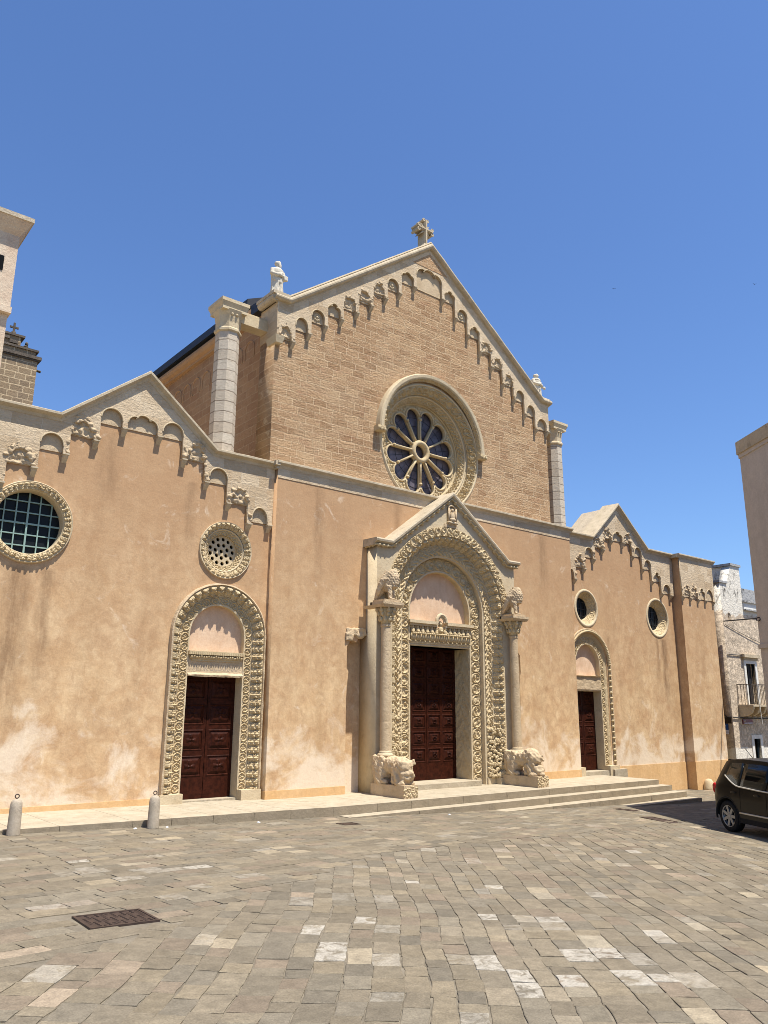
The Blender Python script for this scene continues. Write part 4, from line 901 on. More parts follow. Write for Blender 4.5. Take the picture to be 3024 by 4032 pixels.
# ---- octagonal piers beside the upper wall
def pier(cx, cy, dirn, dz):
    m = MB(); m.lathe((cx, cy, dz), [(0.305, 6.7), (0.295, 9.0), (0.285, 10.62)], 8, PI/8); p = m.obj('buttress_pier', 'pier', C_)
    m = MB(); m.lathe((cx, cy, dz), [(0.295, 10.60), (0.33, 10.63), (0.33, 10.68), (0.295, 10.72)], 8, PI/8)
    m.lathe((cx, cy, dz), [(0.295, 10.71), (0.30, 10.85), (0.33, 11.02), (0.385, 11.14)], 8, PI/8); m.box(cx-0.325, cx+0.325, cy-0.325, cy+0.325, 11.12+dz, 11.20+dz); m.frust((cx, cy), 0.325, 0.325, 0.365, 0.365, 11.20+dz, 11.30+dz); m.box(cx-0.37, cx+0.37, cy-0.37, cy+0.37, 11.30+dz, 11.385+dz)
    for dx in (-0.06, 0.06): m.ball((cx+dx, cy-0.315, 11.03+dz), 0.035, 0.035, 0.035, 8, 6)
    m.obj('pier_capital', 'stone', p)
    b = MB(); x0, x1 = sorted((cx+dirn*0.25, cx+dirn*1.2)); b.box(x0, x1, cy-0.17, cy+0.17, 10.96+dz, 11.24+dz); b.box(x0, x1, cy-0.13, cy+0.3, 11.24+dz, 11.30+dz); b.obj('link_beam', 'stone', p)
    return p
pier(7.99, 0.92, 1, 0.0); pier(20.22, 0.92, -1, -0.14)
m = MB(); m.box(8.85, 9.05, 0.9, 1.4, 11.62, 11.9); m.obj('gutter_box', 'roof_dark', C_)
# ashlar quoin strip on the upper wall's left return and corner blocks
m = MB(); m.box(8.985, 9.0, 0.31, 1.1, 10.7, 11.62); m.obj('corner_blocks', 'frieze', C_)
m = MB(); m.frust((9.03, 0.44), 0.09, 0.2, 0.13, 0.24, 10.5, 10.68); m.obj('corner_bracket', 'stone', C_)

# ------------------------------------------------------------------ sculptures standing on or in front of the church
def at_thing(name, label, cat, mb, mat, vox, loc, rz=0.0, group=None, sm=2):
    """one sculpted mesh, top-level, origin at its base"""
    o = mk(name, mb.v, mb.f, mat); remesh(o, vox, sm); o.location = loc; o.rotation_euler = (0, 0, rz); tag(o, label, cat, group); return o
def saint(h, beard, book):
    m = MB(); n = 40; prof = [(0.175, 0.0), (0.185, 0.03), (0.165, 0.2), (0.155, 0.38), (0.165, 0.52), (0.185, 0.63), (0.175, 0.71), (0.10, 0.775), (0.055, 0.80)]
    v = []; f = []
    for i, (r, z) in enumerate(prof):
        for k in range(n):
            a = 2*PI*k/n; fold = 1+0.10*max(0, (0.62-z))/0.62*math.cos(a*9+z*5)+0.03*math.cos(a*4-z*9)
            v.append((r*fold*1.0*math.cos(a), r*fold*0.78*math.sin(a), z*h))
    for i in range(len(prof)-1):
        for k in range(n): f.append((i*n+k, i*n+(k+1) % n, (i+1)*n+(k+1) % n, (i+1)*n+k))
    f.append(tuple(reversed(range(n)))); f.append(tuple(range((len(prof)-1)*n, len(prof)*n))); m.add(v, f)
    m.tube([(0, 0, .76*h), (0, -.01, .83*h)], 0.05, 10); m.ball((0.01, -0.02, 0.895*h), 0.062, 0.075, 0.09, 14, 10)
    m.ball((0.012, -0.095, 0.885*h), 0.014, 0.02, 0.02, 8, 6)
    if beard: m.ball((0.012, -0.085, 0.815*h), 0.04, 0.035, 0.085, 10, 8); m.ball((0, 0.02, 0.92*h), 0.075, 0.075, 0.07, 12, 8)
    else: m.ball((0, 0.02, 0.92*h), 0.068, 0.07, 0.06, 12, 8); m.lathe((0, 0, 0.765*h), [(0.19, -0.05), (0.16, 0.01), (0.07, 0.035)], 20, 0, 1, 0.8)
    for sx in (-1, 1):
        m.tube([(sx*.15, 0, .71*h), (sx*.19, -.03, .57*h), (sx*.11, -.15, .52*h), (sx*-.01, -.165, .57*h if sx < 0 else .53*h)], [.065, .06, .05, .03], 10)
        m.ball((sx*-.02, -.17, .575*h if sx < 0 else .53*h), 0.035, 0.035, 0.04, 8, 6)
    if book: m.box(0.08, 0.2, -0.19, -0.11, .44*h, .56*h)
    else: m.tube([(0.16, -0.12, .50*h), (0.24, -0.16, .46*h)], 0.035, 8); m.ball((0.245, -0.16, 0.47*h), 0.05, 0.045, 0.06, 8, 6)
    for k in range(5):                                    # drapery across the body
        t_ = k/4; m.tube([(-.17, -.06, (.50-.09*t_)*h), (0.0, -.15, (.44-.10*t_)*h), (.15, -.09, (.52-.08*t_)*h)], 0.016, 6)
    m.tube([(-.05, -.13, .42*h), (-.09, -.12, .02*h)], [.012, .025], 6); m.tube([(.06, -.13, .42*h), (.09, -.13, .02*h)], [.014, .03], 6); m.tube([(.02, -.14, .40*h), (.01, -.14, .02*h)], [.012, .025], 6)
    return m
at_thing('saint_statue', 'white stone statue of a bearded robed man on the left end of the gable', 'statue', saint(1.02, True, True), 'statue', 0.011, (9.06, 0.52, 11.845), 0.12, 'saints on the gable ends')
at_thing('saint_statue', 'pale stone statue of a beardless hooded friar at the right end of the gable', 'statue', saint(0.92, False, False), 'statue', 0.011, (19.02, 0.55, 11.73), 0.15, 'saints on the gable ends')

# cross on the apex
cr = thing('gable_cross', 'weathered stone cross with rays standing on the gable apex', 'cross', (14.08, 0.62, 15.34))
m = MB(); W_ = 0.16
m.box(-0.045, 0.045, -W_, W_, 0.0, 0.86); m.box(-0.27, -0.045, -W_, W_, 0.50, 0.60); m.box(0.045, 0.27, -W_, W_, 0.50, 0.60)
m.box(-0.03, 0.03, -W_-0.03, -W_, 0.0, 0.86); m.box(-0.28, 0.28, -W_-0.025, -W_, 0.53, 0.57)
m.frust((0, 0), 0.14, 0.24, 0.06, 0.17, -0.06, 0.06); m.obj('cross_shaft', 'cornice', cr)
for (x_, z_, hor) in ((-0.27, 0.55, False), (0.27, 0.55, False), (0.0, 0.85, True)):
    m = MB()
    for sg in (-1, 1):
        c = (x_+(sg*0.07 if hor else 0), z_+(0 if hor else sg*0.075))
        m.tube([(c[0]+0.042*math.cos(q), -W_+0.01, c[1]+0.042*math.sin(q)) for q in np.linspace(0, 2*PI, 13)[:-1]], 0.02, 6, True); m.tube([(c[0], -W_, c[1]), (c[0], W_, c[1])], 0.045, 10)
    m.obj('cross_scroll', 'cornice', cr)
for a in (45, 135, 225, 315):
    q = math.radians(a); m = MB(); c, s_ = math.cos(q), math.sin(q)
    m.add([(c*.05-s_*.045, -W_*.8, .55+s_*.05+c*.045), (c*.05+s_*.045, -W_*.8, .55+s_*.05-c*.045), (c*.26, -W_*.8, .55+s_*.26), (c*.05-s_*.045, W_*.8, .55+s_*.05+c*.045), (c*.05+s_*.045, W_*.8, .55+s_*.05-c*.045), (c*.26, W_*.8, .55+s_*.26)], [(0, 1, 2), (5, 4, 3), (0, 3, 4, 1), (1, 4, 5, 2), (2, 5, 3, 0)])
    m.obj('cross_ray', 'cornice', cr)

# lions carrying the portal columns; local -y points out of the wall
def lion(cx, label, head):
    t = thing('lion_sculpture', label, 'lion sculpture', (cx, 0, pz(cx)), 0, 'stone lions under the portal columns')
    m = MB(); m.box(-0.19, 0.19, -1.5, -0.36, -0.02, 0.25); m.box(-0.20, 0.20, -1.53, -1.30, 0.0, 0.27); pb = m.obj('plinth', 'stone_worn', t)
    m = MB()
    for q in range(40): m.ball((random.uniform(-.19, .19), -1.525, random.uniform(.03, .25)), .03, .025, .022, 6, 5)
    m.obj('carved_end', 'carved', pb, True)
    m = MB()
    m.box(-0.18, 0.18, -0.72, -0.42, 0.22, 0.84)                                                    # haunches under the column
    m.ball((0, -0.60, 0.60), 0.21, 0.26, 0.27); m.ball((0, -0.90, 0.645), 0.18, 0.34, 0.19); m.ball((0, -1.18, 0.62 if not head else 0.70), 0.20, 0.28, 0.24); m.box(-0.15, 0.15, -1.36, -1.02, 0.25, 0.62)
    for sx in (-1, 1):
        m.ball((sx*.13, -0.60, 0.45), .085, .17, .2); m.tube([(sx*.13, -.56, .4), (sx*.13, -.66, .24)], [.09, .08], 10); m.ball((sx*.13, -.76, .28), .07, .13, .06)
        m.tube([(sx*.12, -1.20, .56), (sx*.12, -1.24, .26)], [.10, .085], 10); m.ball((sx*.12, -1.33, .29), .075, .13, .065)
    if head:
        m.ball((0, -1.22, 0.74), 0.19, 0.20, 0.17); m.ball((0.0, -1.40, 0.40), .15, .13, .12); m.ball((0.02, -1.45, 0.30), .12, .1, .08)
    else:
        m.box(-.16, .16, -1.42, -1.05, .25, .76); m.ball((0, -1.28, 0.66), .19, .2, .2); m.ball((0.02, -1.42, 0.46), .15, .09, .13)
    for q in range(16): m.ball((random.choice((-1, 1))*random.uniform(.13, .19), random.uniform(-1.42, -1.1), random.uniform(.45, .78)), .03, .035, .04, 6, 5)
    b = m.obj('lion_body', 'stone_worn', t); remesh(b, 0.018, 3, 0.075, 0.6); return t
lion(11.71, 'worn stone lion with lowered broken head under the left portal column', False)
lion(16.08, 'worn stone lion with broken jaw under the right portal column', True)

# headless eagles over the capitals
def eagle(cx, rz, label, top):
    t = thing('eagle_sculpture', label, 'eagle sculpture', (cx, -0.62, 4.37), rz, 'stone eagles above the portal capitals')
    m = MB(); m.ball((0.04, -0.08, 0.50), 0.155, 0.17, 0.24, 16, 12); m.ball((0.0, 0.02, 0.42), 0.14, 0.17, 0.22); m.ball((0.05, -0.10, 0.64), .12, .12, .12)
    for sx in (-1, 1):
        m.tube([(sx*.10, -.02, .68), (sx*.16, .08, .45), (sx*.15, .20, .22), (sx*.10, .30, .02)], [.06, .08, .065, .03], 10)
        m.tube([(sx*.07, -.04, .34), (sx*.075, -.07, .18), (sx*.075, -.08, .03)], [.075, .055, .045], 10)
        for q in (-.04, 0, .04): m.tube([(sx*.075+q, -.09, .03), (sx*.075+q*1.5, -.17, .02)], .018, 6)
    m.tube([(0, .12, .36), (0, .26, .15), (0, .32, 0.01)], [.1, .08, .05], 10)
    if top: m.lathe((0.04, -0.07, 0.72), [(.10, -0.05), (.10, 0.03), (.08, .035)], 14)
    for i in range(7):
        for k in range(16):
            a = 2*PI*k/16+i*0.2; z_ = .34+i*.055; r_ = .15*math.sqrt(max(0.05, 1-((z_-.5)/.25)**2)); m.ball((0.04+r_*math.cos(a), -.07+r_*1.08*math.sin(a), z_), .028, .028, .034, 6, 5)
    b = m.obj('eagle_body', 'stone_worn', t); remesh(b, 0.012, 1, 0.02, 1.5); return t
eagle(11.80, 0.5, 'headless stone eagle with scaly feathers above the left capital', False)
eagle(16.22, 0.45, 'headless stone eagle with a broken neck ring above the right capital', True)

# ------------------------------------------------------------------ things on the square
def bollard(x, y, label):
    z = gz(x); t = thing('bollard', label, 'bollard', (x, y, z), 0, 'grey stone bollards before the left aisle')
    m = MB(); m.lathe((0, 0, 0), [(0.098, -0.05), (0.094, 0.02), (0.086, 0.40), (0.080, 0.455), (0.066, 0.485), (0.04, 0.505), (0.0, 0.51)], 28); m.obj('post', 'bollard', t, True)
    m = MB(); m.tube([(0.028*math.cos(q), 0, 0.545+0.028*math.sin(q)) for q in np.linspace(0, 2*PI, 17)[:-1]], 0.008, 6, True); m.tube([(0, 0, .50), (0, 0, .52)], .012, 6); m.obj('ring', 'iron', t, True)
bollard(3.58, -1.93, 'grey stone bollard with iron ring nearest the left edge'); bollard(5.71, -2.0, 'grey stone bollard with iron ring in front of the left doorway')
m = MB(); m.lathe((0, 0, 0), [(0.19, -0.05), (0.185, 0.05), (0.14, 0.26), (0.10, 0.33), (0.04, 0.355), (0.0, 0.36)], 20); gs = m.obj('guard_stone', 'stone', None, True)
gs.location = (26.1, -0.30, gz(26.1)); tag(gs, 'low rounded pale stone at the foot of the end wall', 'guard stone')
def grate(x, y, L, W, a, label, ribs):
    t = thing('drain_cover', label, 'drain cover', (x, y, gz(x)-0.001), a, 'rusty iron drain covers in the paving'); t.rotation_euler = (0, math.atan(0.0335)*math.cos(a), a)
    m = MB(); m.box(-L/2, L/2, -W/2, W/2, -0.02, 0.004); m.obj('plate', 'iron', t)
    m = MB()
    for (a0, a1, b0, b1) in ((-L/2, L/2, -W/2, -W/2+.025), (-L/2, L/2, W/2-.025, W/2), (-L/2, -L/2+.025, -W/2+.025, W/2-.025), (L/2-.025, L/2, -W/2+.025, W/2-.025)): m.box(a0, a1, b0, b1, .004, .010)
    if ribs:
        for i in range(12):
            for j in range(9):
                if (i*3+j) % 7 in (0, 1): continue
                cx_, cy_ = -L/2+.06+i*(L-.12)/11, -W/2+.06+j*(W-.12)/8; m.box(cx_-.012, cx_+.012, cy_-.005, cy_+.005, .004, .010)
    m.obj('frame', 'iron', t)
grate(2.99, -7.52, 0.62, 0.50, -0.02, 'large rusty patterned drain cover in the left foreground', True)
grate(9.05, -2.86, 0.36, 0.28, 0.0, 'small dark drain cover just before the steps left of the portal', False)
grate(15.66, -5.0, 0.34, 1.0, -0.35, 'long dark drain cover nearest the black car', False)
grate(16.83, -3.37, 0.26, 0.56, 0.0, 'narrow dark drain cover close to the bottom step', False)
M['paper'] = plain('white_paper', (0.75, 0.74, 0.72), 0.8, 0.2)
for i, (x, y, lb) in enumerate([(5.42, -1.99, 'tiny scrap of paper lying left of the second bollard'), (5.95, -2.02, 'small scrap of paper just right of the second bollard'), (7.65, -2.06, 'crumpled white paper on the paving by the kerb left of the portal'), (11.9, -2.5, 'white paper bit on the paving in front of the main portal')]):
    m = MB(); m.ball((0, 0, 0.010), .022, .017, .012, 7, 5); m.box(-.03, .02, -.02, .02, 0.0, 0.008); o = m.obj('paper_scrap', 'paper'); o.location = (x, y, gz(x)+0.002 if i < 3 else gz(x)+0.004); o.rotation_euler = (0, 0, i*1.1); tag(o, lb, 'litter', 'paper scraps on the paving')

# ------------------------------------------------------------------ car (lofted, local +x forward, metres then scaled)
M['paint'] = plain('black_car_paint', (0.007, 0.006, 0.005), 0.30, 0.22, 0, 0.05, 3); M['paint'].node_tree.nodes['Principled BSDF'].inputs['Coat Weight'].default_value = 0.12
M['car_glass'] = plain('tinted_car_glass', (0.006, 0.007, 0.006), 0.10, 0.28, 0, 0.1, 2)
M['rubber'] = plain('tyre_rubber', (0.012, 0.012, 0.012), 0.85, 0.2, 0, 0.2, 20)
M['alloy'] = plain('alloy_rim', (0.30, 0.30, 0.29), 0.4, 0.5, 0.5, 0.05, 9)
M['red_lens'] = plain('red_lens', (0.45, 0.010, 0.012), 0.2, 0.5, 0, 0.1, 5)
M['chrome'] = plain('bright_trim', (0.58, 0.54, 0.45), 0.35, 0.5, 0.3, 0.05, 9)
M['roof_grey'] = plain('grey_roof_rail', (0.30, 0.28, 0.29), 0.35, 0.5, 0, 0.05, 9)
K = 0.81
hx, hy = -0.44, -0.898
rx, ry = hy, -hx
wx, wy = 15.26, -6.80
ox = wx-hx*0.70*K-rx*0.77*K; oy = wy-hy*0.70*K-ry*0.77*K
car = thing('car', 'black compact sport utility car parked with its rear corner at the right edge', 'car', (ox, oy, gz(wx)+0.003), math.atan2(hy, hx))
ST = [  # x, z bottom, half width low, z belt, half width belt, z top, half width top
    (0.00, 0.42, 0.70, 0.66, 0.74, 0.74, 0.70), (0.03, 0.34, 0.80, 0.86, 0.82, 1.00, 0.74), (0.14, 0.30, 0.86, 1.02, 0.86, 1.16, 0.72), (0.26, 0.28, 0.875, 1.06, 0.87, 1.40, 0.66), (0.38, 0.28, 0.88, 1.07, 0.875, 1.575, 0.60),
    (0.60, 0.27, 0.885, 1.06, 0.88, 1.625, 0.60), (1.10, 0.26, 0.885, 1.03, 0.88, 1.655, 0.60), (1.80, 0.26, 0.885, 1.00, 0.88, 1.65, 0.60), (2.35, 0.26, 0.885, 0.99, 0.875, 1.60, 0.59), (2.75, 0.26, 0.885, 0.99, 0.87, 1.40, 0.60), (3.15, 0.26, 0.88, 0.98, 0.85, 1.06, 0.68), (3.7, 0.27, 0.86, 0.90, 0.80, 0.96, 0.62), (3.98, 0.30, 0.80, 0.78, 0.72, 0.82, 0.6), (4.08, 0.40, 0.70, 0.62, 0.66, 0.66, 0.6)]
def half(st):
    x, zb_, wl, zbt, wb, zt, wt = st; zm = zb_+(zbt-zb_)*0.5
    return [(wl*0.9, zb_), (wl, zb_+0.06), (wl+0.012, zm), (wb, zbt-0.06), (wb-0.012, zbt), (wt+(wb-wt)*0.1, zt-0.10*(zt-zbt)), (wt, zt-0.02*(zt-zbt)), (wt*0.8, zt), (0.0, zt+0.012)]
ST = [((0.70-(0.70-q[0])*0.80,)+q[1:]) if q[0] < 0.7 else q for q in ST]
V = []; F = []; n = 17
for st in ST:
    h_ = half(st); ring_ = [(-y, z) for y, z in h_]+[(y, z) for y, z in h_[-2::-1]]
    V += [(st[0]*K, y*K, z*K) for y, z in ring_]
for i in range(len(ST)-1):
    for k in range(n-1): F.append((i*n+k, i*n+k+1, (i+1)*n+k+1, (i+1)*n+k))
    F.append((i*n+n-1, i*n, (i+1)*n, (i+1)*n+n-1))
F.append(tuple(range(n))); F.append(tuple(range((len(ST)-1)*n, len(ST)*n)))
body = mk('body', V, F, 'paint', car, True)
body.data.materials.append(M['rubber'])
cutters = []
for xw in (0.70, 3.22):
    for sy in (-1, 1):
        c = MB(); c.lathe((0, 0, 0), [(0.405*K, -0.25*K), (0.405*K, 0.3*K)], 40); co_ = mk('cut', c.v, c.f, 'rubber'); co_.data.transform(Matrix.Translation((xw*K, sy*0.80*K, 0.345*K)) @ Matrix.Rotation(PI/2, 4, 'X')); co_.parent = car; cutters.append(co_)
bpy.context.view_layer.update()
for c in cutters:
    md = body.modifiers.new('b', 'BOOLEAN'); md.object = c; md.operation = 'DIFFERENCE'; md.solver = 'EXACT'
bpy.context.view_layer.update(); me = eval_mesh(body); body.modifiers.clear(); body.data = me
for c in cutters: bpy.data.objects.remove(c)
body.data.polygons.foreach_set('use_smooth', [True]*len(body.data.polygons))
try: body.data.set_sharp_from_angle(angle=math.radians(38))
except Exception: pass
def side(x, t, off=0.006, sgn=-1):          # point on the upper side, t 0 at belt, 1 at the roof edge
    xs = [s_[0] for s_ in ST]; ip = lambda i: float(np.interp(x, xs, [s_[i] for s_ in ST]))
    zb_, wb, zt, wt = ip(3), ip(4)-0.012, ip(5), ip(6); y0, z0 = wb, zb_; y1, z1 = wt+(wb-wt)*0.1, zt-0.10*(zt-zb_)
    return (x*K, sgn*(y0+(y1-y0)*t+off)*K, (z0+(z1-z0)*t)*K)
def low(x, z, off=0.008, sgn=-1):
    xs = [s_[0] for s_ in ST]; ip = lambda i: float(np.interp(x, xs, [s_[i] for s_ in ST])); zb_, wl, zbt, wb = ip(1), ip(2), ip(3), ip(4)
    y = np.interp(z, [zb_, zb_+0.06, zb_+(zbt-zb_)*0.5, zbt-0.06, zbt], [wl*.9, wl, wl+.012, wb, wb-.012]); return (x*K, sgn*(y+off)*K, z*K)
def strip(name, fn, xs, t0, t1, mat, sgn, parent):
    V = []; F = []
    for i, x in enumerate(xs): V += [fn(x, t0(x), sgn=sgn), fn(x, t1(x), sgn=sgn)]
    for i in range(len(xs)-1): F.append((2*i, 2*i+1, 2*i+3, 2*i+2))
    o = mk(name, V, F, mat, parent, True); md = o.modifiers.new('t', 'SOLIDIFY'); md.thickness = 0.006; md.offset = 0; return o
for sg in (-1, 1):
    belt = lambda x: 0.02+0.42*max(0.0, (1.15-x)/0.62)**1.6 if x < 1.15 else 0.02
    strip('side_window', side, np.linspace(0.62, 1.16, 8), lambda x: belt(x)+0.02, lambda x: min(0.93, belt(x)+0.02+(x-0.615)*9), 'car_glass', sg, car)
    strip('side_window', side, np.linspace(1.20, 2.05, 8), lambda x: 0.05, lambda x: 0.94, 'car_glass', sg, car)
    strip('side_window', side, np.linspace(2.12, 2.85, 8), lambda x: 0.05, lambda x: min(0.94, 0.1+(2.86-x)*2.6), 'car_glass', sg, car)
    m = MB(); m.tube([side(x, belt(x), 0.008, sg) for x in np.linspace(0.58, 2.8, 24)], 0.017*K, 6); m.obj('window_trim', 'chrome', car, True)
    m = MB(); m.tube([low(x, 0.47, 0.006, sg) for x in np.linspace(1.15, 2.85, 12)], 0.019*K, 6); m.obj('door_trim', 'chrome', car, True)
    m = MB(); m.tube([side(x, 1.02, -0.03, sg) for x in np.linspace(0.50, 2.4, 16)], 0.024*K, 8); m.obj('roof_rail', 'roof_grey', car, True)
    for xd in (0.98, 1.78):
        m = MB(); p = low(xd, 0.90, 0.02, sg); m.ball(p, 0.10*K, 0.022*K, 0.022*K, 12, 8); m.obj('door_handle', 'paint', car, True)
    m = MB()
    for (x, y, z, a_, b_, c_) in ((0.176, 0.80, 0.93, 0.05, 0.06, 0.125), (0.24, 0.845, 0.98, 0.085, 0.035, 0.07)): m.ball((x*K, sg*y*K, z*K), a_*K, b_*K, c_*K, 14, 10)
    m.obj('tail_light', 'red_lens', car, True)
    for xd in (1.20, 2.08):
        m = MB(); m.tube([low(xd, z, 0.001, sg) for z in (0.50, 0.7, 0.9, 0.99)], 0.004, 5); m.obj('door_gap', 'black', car)
    m = MB(); m.tube([(0.70*K+0.425*K*math.cos(q), sg*0.878*K, 0.345*K+0.425*K*math.sin(q)) for q in np.linspace(-0.35, PI+0.2, 22)], 0.022*K, 6); m.obj('arch_trim', 'rubber', car, True)
    m = MB(); m.box(1.12*K, 2.78*K, (sg*0.86-0.03)*K, (sg*0.86+0.03)*K, 0.25*K, 0.36*K); m.obj('sill', 'rubber', car)
    for xw in (0.70, 3.22):
        wh = MB(); y0 = 0.0; prof = [(0.20, -0.11), (0.315, -0.115), (0.345, -0.09), (0.347, 0.0), (0.345, 0.09), (0.315, 0.115), (0.235, 0.10), (0.20, 0.08)]
        wh.lathe((0, 0, 0), [(r*K, z*K) for r, z in prof], 40, cap=False); wo = mk('wheel', wh.v, wh.f, 'rubber', None, True)
        wo.data.transform(Matrix.Translation((xw*K, sg*0.765*K, 0.345*K)) @ Matrix.Rotation(-sg*PI/2, 4, 'X')); wo.parent = car
        rm = MB(); rm.lathe((0, 0, 0), [(0.205*K, 0.05*K), (0.232*K, 0.098*K), (0.238*K, 0.108*K), (0.225*K, 0.104*K), (0.20*K, 0.05*K)], 40, cap=False)
        for q in range(7):
            a = 2*PI*q/7; c, s_ = math.cos(a), math.sin(a); rm.add([(K*(r*c-o_*s_), K*(r*s_+o_*c), K*z) for r, o_, z in ((0.03, -.035, .085), (0.03, .035, .085), (0.215, .032, .10), (0.215, -.032, .10), (0.03, -.03, .05), (0.03, .03, .05), (0.215, .026, .06), (0.215, -.026, .06))], [(0, 1, 2, 3), (0, 3, 7, 4), (1, 5, 6, 2)])
        rm.lathe((0, 0, 0), [(0.055*K, 0.06*K), (0.055*K, 0.092*K), (0.03*K, 0.10*K)], 16); ro = mk('rim', rm.v, rm.f, 'alloy', None, False)
        ro.data.transform(Matrix.Translation((xw*K, sg*0.765*K, 0.345*K)) @ Matrix.Rotation(-sg*PI/2, 4, 'X')); ro.parent = wo
        db = MB(); db.lathe((0, 0, 0), [(0.205*K, 0.0), (0.205*K, 0.02*K)], 24); do = mk('brake_disc', db.v, db.f, 'rubber', None); do.data.transform(Matrix.Translation((xw*K, sg*0.765*K, 0.345*K)) @ Matrix.Rotation(-sg*PI/2, 4, 'X')); do.parent = wo
def tail(y, t): 
    z = 1.10+t*(1.53-1.10); x = float(np.interp(z, [1.0, 1.16, 1.40, 1.575], [0.164, 0.252, 0.348, 0.444])); return (x*K-0.008, y*K, z*K)
V = [tail(y, t) for t in np.linspace(0, 1, 6) for y in (-0.52, 0.52)]; F = [(2*i, 2*i+1, 2*i+3, 2*i+2) for i in range(5)]
mk('rear_window', V, F, 'car_glass', car, True)
m = MB(); m.box(0.45*K, 0.64*K, -0.56*K, 0.56*K, 1.575*K, 1.615*K); m.obj('roof_spoiler', 'paint', car)
m = MB(); m.tube([(0.14*K, -0.68*K, 0.52*K), (0.11*K, 0, 0.52*K), (0.14*K, 0.68*K, 0.52*K)], 0.06*K, 8); m.obj('rear_bumper', 'rubber', car, True)
m = MB(); m.tube([(0.62*K, 0, 1.64*K), (0.36*K, 0, 1.86*K)], 0.006, 5); m.obj('aerial', 'rubber', car)

# ------------------------------------------------------------------ neighbouring buildings
M['house_near'] = plaster_mat('taupe_wall_plaster', (0.54, 0.465, 0.375), (0.50, 0.43, 0.35), (0.56, 0.485, 0.40), (0.42, 0.34, 0.26), 0.2)
nh = thing('corner_house', 'plain taupe building in shade cut off by the right edge', 'house', (18.4, -6.1, -0.45))
A = Vector((18.60, -6.1)); dA = Vector((-0.56, -0.83)).normalized(); B = A+dA*11; Cc = A+Vector((11, -0.45)); Dd = Cc+dA*11
def quadbox(pts, z0, z1, off=0.0):
    c = sum((p for p in pts), Vector((0, 0)))/4; ps = [p+(p-c).normalized()*off for p in pts]; loc = Vector((18.4, -6.1, -0.45)); m = MB()
    v = [(p.x-loc.x, p.y-loc.y, z0-loc.z) for p in ps]+[(p.x-loc.x, p.y-loc.y, z1-loc.z) for p in ps]; return m.add(v, [(3, 2, 1, 0), (4, 5, 6, 7), (0, 1, 5, 4), (1, 2, 6, 5), (2, 3, 7, 6), (3, 0, 4, 7)])
q4 = [A, Cc, Dd, B]
quadbox(q4, -1.5, 7.98).obj('wall', 'house_near', nh); quadbox(q4, 7.98, 8.08, 0.03).obj('eaves_moulding', 'house_near', nh); quadbox(q4, 8.08, 8.40, 0.07).obj('cornice', 'cornice', nh); quadbox(q4, 3.30, 3.40, 0.045).obj('string_course', 'house_near', nh)
m = MB(); m.tube([(18.52-18.4+0.02*math.cos(q), -6.16+6.1+0.045*math.sin(q)-0.0, 3.98+0.45+0.045*math.cos(q)) for q in np.linspace(0, 2*PI, 13)[:-1]], 0.012, 6, True); m.obj('wall_ring', 'iron', nh)

def old_wall(name, tan, white, dirt, zlow, zhigh):
    """lime-washed masonry: white wash above zhigh and below zlow, bare stone between, dark lichen"""
    t = NT(name, 0.93, 0.1); z = t.z()[2]; n = t.noise(1.6, 6, 0.65, dist=0.6)
    c = t.mix(t.ramp(t.noise(2.4, 7, 0.7), [(0.35, 0.0), (0.65, 1.0)]), tan, tuple(v*0.72 for v in tan))
    c = t.mix(t.ramp(t.noise(5, 7, 0.75, vec=t.map(loc=(2, 9, 4)), dist=0.8), [(0.46, 0.0), (0.62, 1.0)]), c, tuple(min(1, v*1.5) for v in tan))
    up = t.ramp(t.math('ADD', t.math('SUBTRACT', z, zhigh), t.math('MULTIPLY', t.math('SUBTRACT', n, 0.5), 1.6)), [(0.0, 0.0), (0.04, 1.0)])
    dn = t.ramp(t.math('ADD', t.math('SUBTRACT', zlow, z), t.math('MULTIPLY', t.math('SUBTRACT', n, 0.5), 0.5)), [(0.0, 0.0), (0.04, 1.0)])
    c = t.mix(t.math('MAXIMUM', up, dn), c, white)
    lich = t.ramp(t.noise(3.6, 8, 0.75, vec=t.map((1, 1, 0.6), loc=(1, 4, 7)), dist=0.7), [(0.55, 0.0), (0.64, 1.0)])
    top = t.ramp(t.math('SUBTRACT', z, zhigh-0.2), [(0.0, 0.15), (0.9, 1.0)])
    c = t.mix(t.math('MULTIPLY', lich, top), c, dirt)
    sp = t.ramp(t.noise(9, 5, 0.7, vec=t.map(loc=(5, 2, 3))), [(0.64, 0.0), (0.72, 1.0)]); c = t.mix(t.math('MULTIPLY', sp, 0.5), c, dirt)
    return t.done(c, t.bump(t.noise(7, 7, 0.7), 0.9, 0.05))
M['old_wall'] = old_wall('limewashed_old_wall', (0.50, 0.405, 0.295), (0.68, 0.63, 0.53), (0.05, 0.045, 0.04), 1.42, 6.35)
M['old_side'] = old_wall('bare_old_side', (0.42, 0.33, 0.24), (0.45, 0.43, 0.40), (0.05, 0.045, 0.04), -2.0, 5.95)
M['black_wall'] = old_wall('lichen_black_wall', (0.20, 0.19, 0.17), (0.36, 0.35, 0.33), (0.02, 0.02, 0.02), 0.0, 4.4)
M['white_trim'] = stone_mat('white_painted_trim', (0.70, 0.68, 0.62), (0.60, 0.57, 0.50), 0.25, 0.4)
H0 = (28.7, 0.0, -0.85)
oh = thing('old_house', 'crumbling limewashed old house with balcony behind the church corner', 'house', H0)
def HB(name, mat, *boxes, parent=None):
    m = MB()
    for b in boxes: m.box(b[0]-H0[0], b[1]-H0[0], b[2]-H0[1], b[3]-H0[1], b[4]-H0[2], b[5]-H0[2])
    return m.obj(name, mat, parent or oh)
def wrel(o, dz=True): return o
